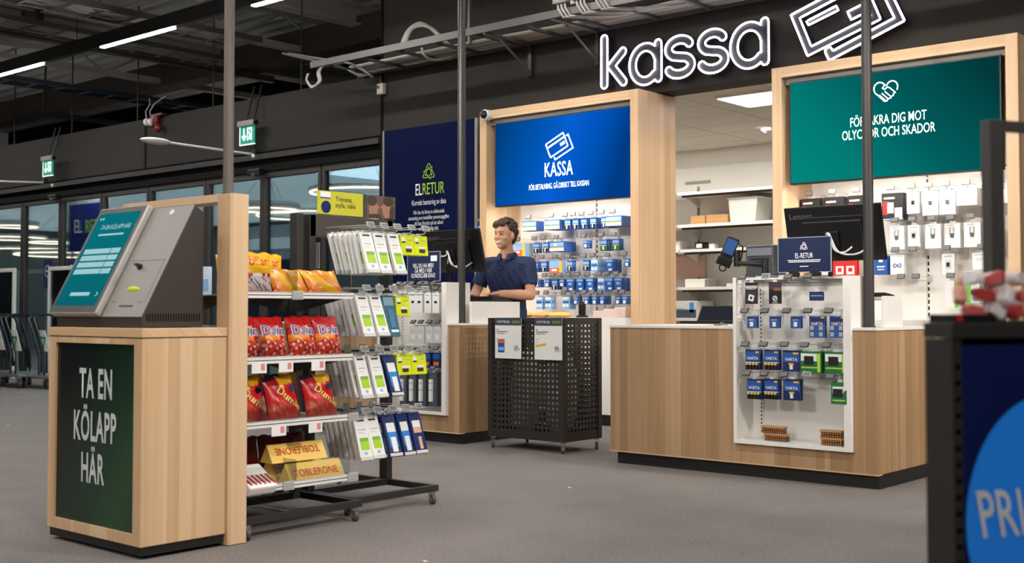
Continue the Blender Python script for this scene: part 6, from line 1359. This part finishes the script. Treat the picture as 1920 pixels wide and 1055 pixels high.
# blue poster outside the glass and door decals
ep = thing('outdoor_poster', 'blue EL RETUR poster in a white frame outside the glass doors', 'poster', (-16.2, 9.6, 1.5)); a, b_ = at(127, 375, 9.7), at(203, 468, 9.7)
MB().box(a.x, b_.x, 9.7, 9.74, b_.z, a.z).build('frame', M_WHITE, ep, .006); MB().box(a.x + .05, b_.x, 9.69, 9.7, b_.z + .02, a.z - .09).build('panel', mat('poster_blue_glow', '20307C', .4, emit=.55), ep)  # poster panel glows by itself, its brightness is put into the material
q = at(139, 437, 9.69); text('EL', .3, mat('poster_white_glow', 'F2F2F2', .5, emit=.6), q, RX, UZ, ep, xs=.8, bold=.012, align='LEFT', lift=.012); q = at(160, 437, 9.69); text('RETUR', .3, mat('poster_green_glow', 'A5D22B', .5, emit=.6), q, RX, UZ, ep, xs=.8, bold=.012, align='LEFT', lift=.012)  # letters given the same added glow as the panel
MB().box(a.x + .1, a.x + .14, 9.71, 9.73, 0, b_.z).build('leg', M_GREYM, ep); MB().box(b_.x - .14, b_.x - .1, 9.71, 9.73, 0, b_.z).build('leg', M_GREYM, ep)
for i, px in enumerate((88, 133)):
    q = at(px, 514, 9.06); t = thing('door_decal', ['navy door decal with white ring left of the gate', 'navy door decal with white ring behind the gate'][i], 'sticker', tuple(q), 'door decals')
    MB().box(q.x - .13, q.x + .13, 9.072, 9.078, q.z - .22, q.z + .22).build('sheet', M_NAVY, t); strokes([arc(0, .05, .085, 0, 360, 24), [(-.07, .05), (.07, .05)]], .018, M_PRINT, (q.x, 9.072, q.z), RX, UZ, t, 'ring_mark')
for i, (x, y_, hx, w_) in enumerate(((-22.0, 17, 'B9C3C8', 2.4), (-13.4, 18.5, '4A8A7C', 3.0), (-18, 19, '2A2F34', 3.0), (-27, 16, 'A8B0B4', 2.0), (-15.8, 15.5, 'C8CCCC', .3), (-13.2, 13.8, 'C6CACA', .25))):
    t = thing('mall_shopfront', ['pale mall shopfront seen through the doors at the far left', 'green-tinted mall shopfront behind the sweets rack', 'dark mall shop window in the middle distance', 'pale mall shopfront at the picture edge', 'slim pale mall column behind the doors', 'slim pale mall column nearer the poster wall'][i], 'shopfront', (x, y_, 0)); MB().box(x - w_ / 2, x + w_ / 2, y_, y_ + .2, 0, 3.0 if w_ > 1 else 3.42).build('front', C_('shop_%d' % i, hx, r=.4), t, .01)
    if w_ > 1: MB().box(x - w_ / 2 + .15, x + w_ / 2 - .15, y_ - .02, y_, .3, 2.2).build('shop_window', mat('shop_glass', '3C4A50', .15), t); MB().box(x - w_ / 2 + .3, x + w_ / 2 - .3, y_ - .05, y_, 2.45, 2.7).build('shop_fascia', mat('shop_lit_fascia', 'DDE8EA', .5, emit=1.2), t)

# ================================================================== STAND IN THE RIGHT FOREGROUND
A71 = math.radians(71); U = (Vector((FWD.x, FWD.y, 0)).normalized() * math.cos(A71) + RGT * math.sin(A71)).normalized(); W = Vector((-U.y, U.x, 0))   # U runs right along the face, W away from the camera
def ray2(px, d): r = FWD + RGT * ((px - 960) / F_PX); return CAM + r * d
O = ray2(1786, 2.2); O.z = 0
fs = thing('display_gondola', 'black perforated display stand with blue poster at the right picture edge', 'display stand', tuple(O)); M_GD = mat('gondola_black', '1F1C1A', .5)
def gbox(name, u0, u1, w0, w1, z0, z1, m, bevel=.002, par=None): c = O + U * ((u0 + u1) / 2) + W * ((w0 + w1) / 2) + UZ * ((z0 + z1) / 2); return MB().obox(c, U * ((u1 - u0) / 2), W * ((w1 - w0) / 2), UZ * ((z1 - z0) / 2)).build(name, m, par or fs, bevel)
ZT = 1.026; DP = .078
gbox('side_panel', -.003, 0, 0, DP, 0.05, ZT - .03, M_GD); gbox('top_plate', -.005, .9, -.004, DP, ZT - .028, ZT, M_GD); gbox('foot', -.01, .9, -.02, DP + .1, 0, .05, M_GD)
M4 = Matrix((U, W, UZ)).transposed().to_4x4(); M4.translation = O + UZ * .06
place(perf(.018, .9, .018, .03, .0062), M4).build('perforated_strip', M_GD, fs)
gbox('strip_cap', 0, .018, 0, .003, .96, ZT - .028, M_GD, 0); gbox('rear_panel', 0, .9, DP - .01, DP, .05, ZT - .03, mat('gondola_inner', '3A332E', .6)); gbox('lower_bar', .018, .9, .004, .02, .05, .1, M_GD)
pb = gbox('poster', .019, .9, -.001, .003, .1, ZT - .042, mat('poster_deep_blue', '041048', .6, spec=.15))
cc = O + U * .211 + W * -.0025 + UZ * .655; dm = MB(); dm.add([cc + U * (.19 * math.cos(a * PI / 32)) + UZ * (.235 * math.sin(a * PI / 32)) for a in range(64)], [tuple(range(64))]); dm.build('poster_disc', mat('poster_bright_blue', '1486F4', .4), fs)
text('PRIS', .125, M_LET, O + U * .054 + W * -.003 + UZ * .63, U, UZ, fs, align='LEFT', xs=.62, bold=.004, shear=-.3, lift=.001, spacing=1.05)
O2 = ray2(1860, 2.55); d0 = (O2 - O); u0, w0 = d0.dot(U), d0.dot(W)
wf = thing('wire_frame', 'dark square-tube frame standing behind the foreground display stand', 'frame', tuple(O + W * w0))
def wbox(name, u0, u1, w0, w1, z0, z1): gbox(name, u0, u1, w0, w1, z0, z1, mat('frame_grey', '44403D', .5), .002, wf)
zt = 1.05 + (581 - 222) / F_PX * 2.55
wbox('upright', u0, u0 + .037, w0, w0 + .03, 0, zt); wbox('top_bar', u0 + .037, u0 + .8, w0, w0 + .03, zt - .022, zt); wbox('upright', u0 + .8, u0 + .837, w0, w0 + .03, 0, zt)
tr_ = thing('merch_tray', 'black tray on top of the foreground display stand', 'tray', tuple(O + UZ * ZT)); ta = .005
gbox('tray_floor', ta, .85, .004, DP - .004, ZT, ZT + .004, M_BLACK, .001, tr_); gbox('tray_front', ta, .1, .004, .008, ZT + .004, ZT + .016, M_BLACK, .001, tr_); gbox('tray_side', ta, ta + .004, .008, DP - .004, ZT + .004, ZT + .016, M_BLACK, .001, tr_); gbox('red_label', ta + .006, ta + .018, .002, .004, ZT + .004, ZT + .013, RED, 0, tr_)
rnd = random.Random(2); cols = ['C25A52', 'E9E4E0', 'D8CFCB', 'E0A592', 'B03A34', 'D9D4E2', 'F2EEEC', 'EFC9BC']
for i in range(33):
    u = .06 + (i % 11) * .025 + rnd.uniform(-.004, .004); k = i // 11; c = O + U * u + W * (.02 + .034 * (i % 2) + rnd.uniform(-.003, .003)) + UZ * (ZT + .022 + .031 * k)
    d1 = Vector((rnd.uniform(-1, 1), rnd.uniform(-1, 1), rnd.uniform(-.4, .4))).normalized(); d2 = d1.cross(UZ).normalized(); d3 = d1.cross(d2)
    mb = MB(); mb.obox(c, d1 * .0155, d2 * .012, d3 * .011); mb.cyl(c + d1 * .0155, c + d1 * .021, .004, .009, 8, 1); mb.cyl(c - d1 * .0155, c - d1 * .021, .004, .009, 8, 1); o = mb.build('wrapped_sweet', [C_('sweet_%d' % (i % 8), cols[i % 8], r=.3), C_('sweet_%d' % (i % 8), cols[i % 8], r=.3)], None, .003)
    tag(o, 'small %s wrapped sweet in the blurred heap on the foreground stand' % ['red', 'white', 'beige', 'salmon', 'dark red', 'lilac', 'cream', 'pale pink'][i % 8], 'sweet', 'heap of wrapped sweets')
# white specks of paper on the carpet
for i, (px, py) in enumerate(((797, 1052), (1068, 914), (15, 797))):
    r = FWD + RGT * ((px - 960) / F_PX) - UPV * ((py - PP_Y) / F_PX); q = CAM + r * (-CAM_H / r.z)
    tag(MB().box(q.x - .008, q.x + .008, q.y - .006, q.y + .006, 0, .003).build('paper_scrap', M_PAPER), ['tiny white paper scrap on the carpet at the bottom edge', 'tiny white paper scrap on the carpet before the right counter', 'tiny white paper scrap on the carpet at the far left'][i], 'paper scrap', 'paper scraps on the carpet')
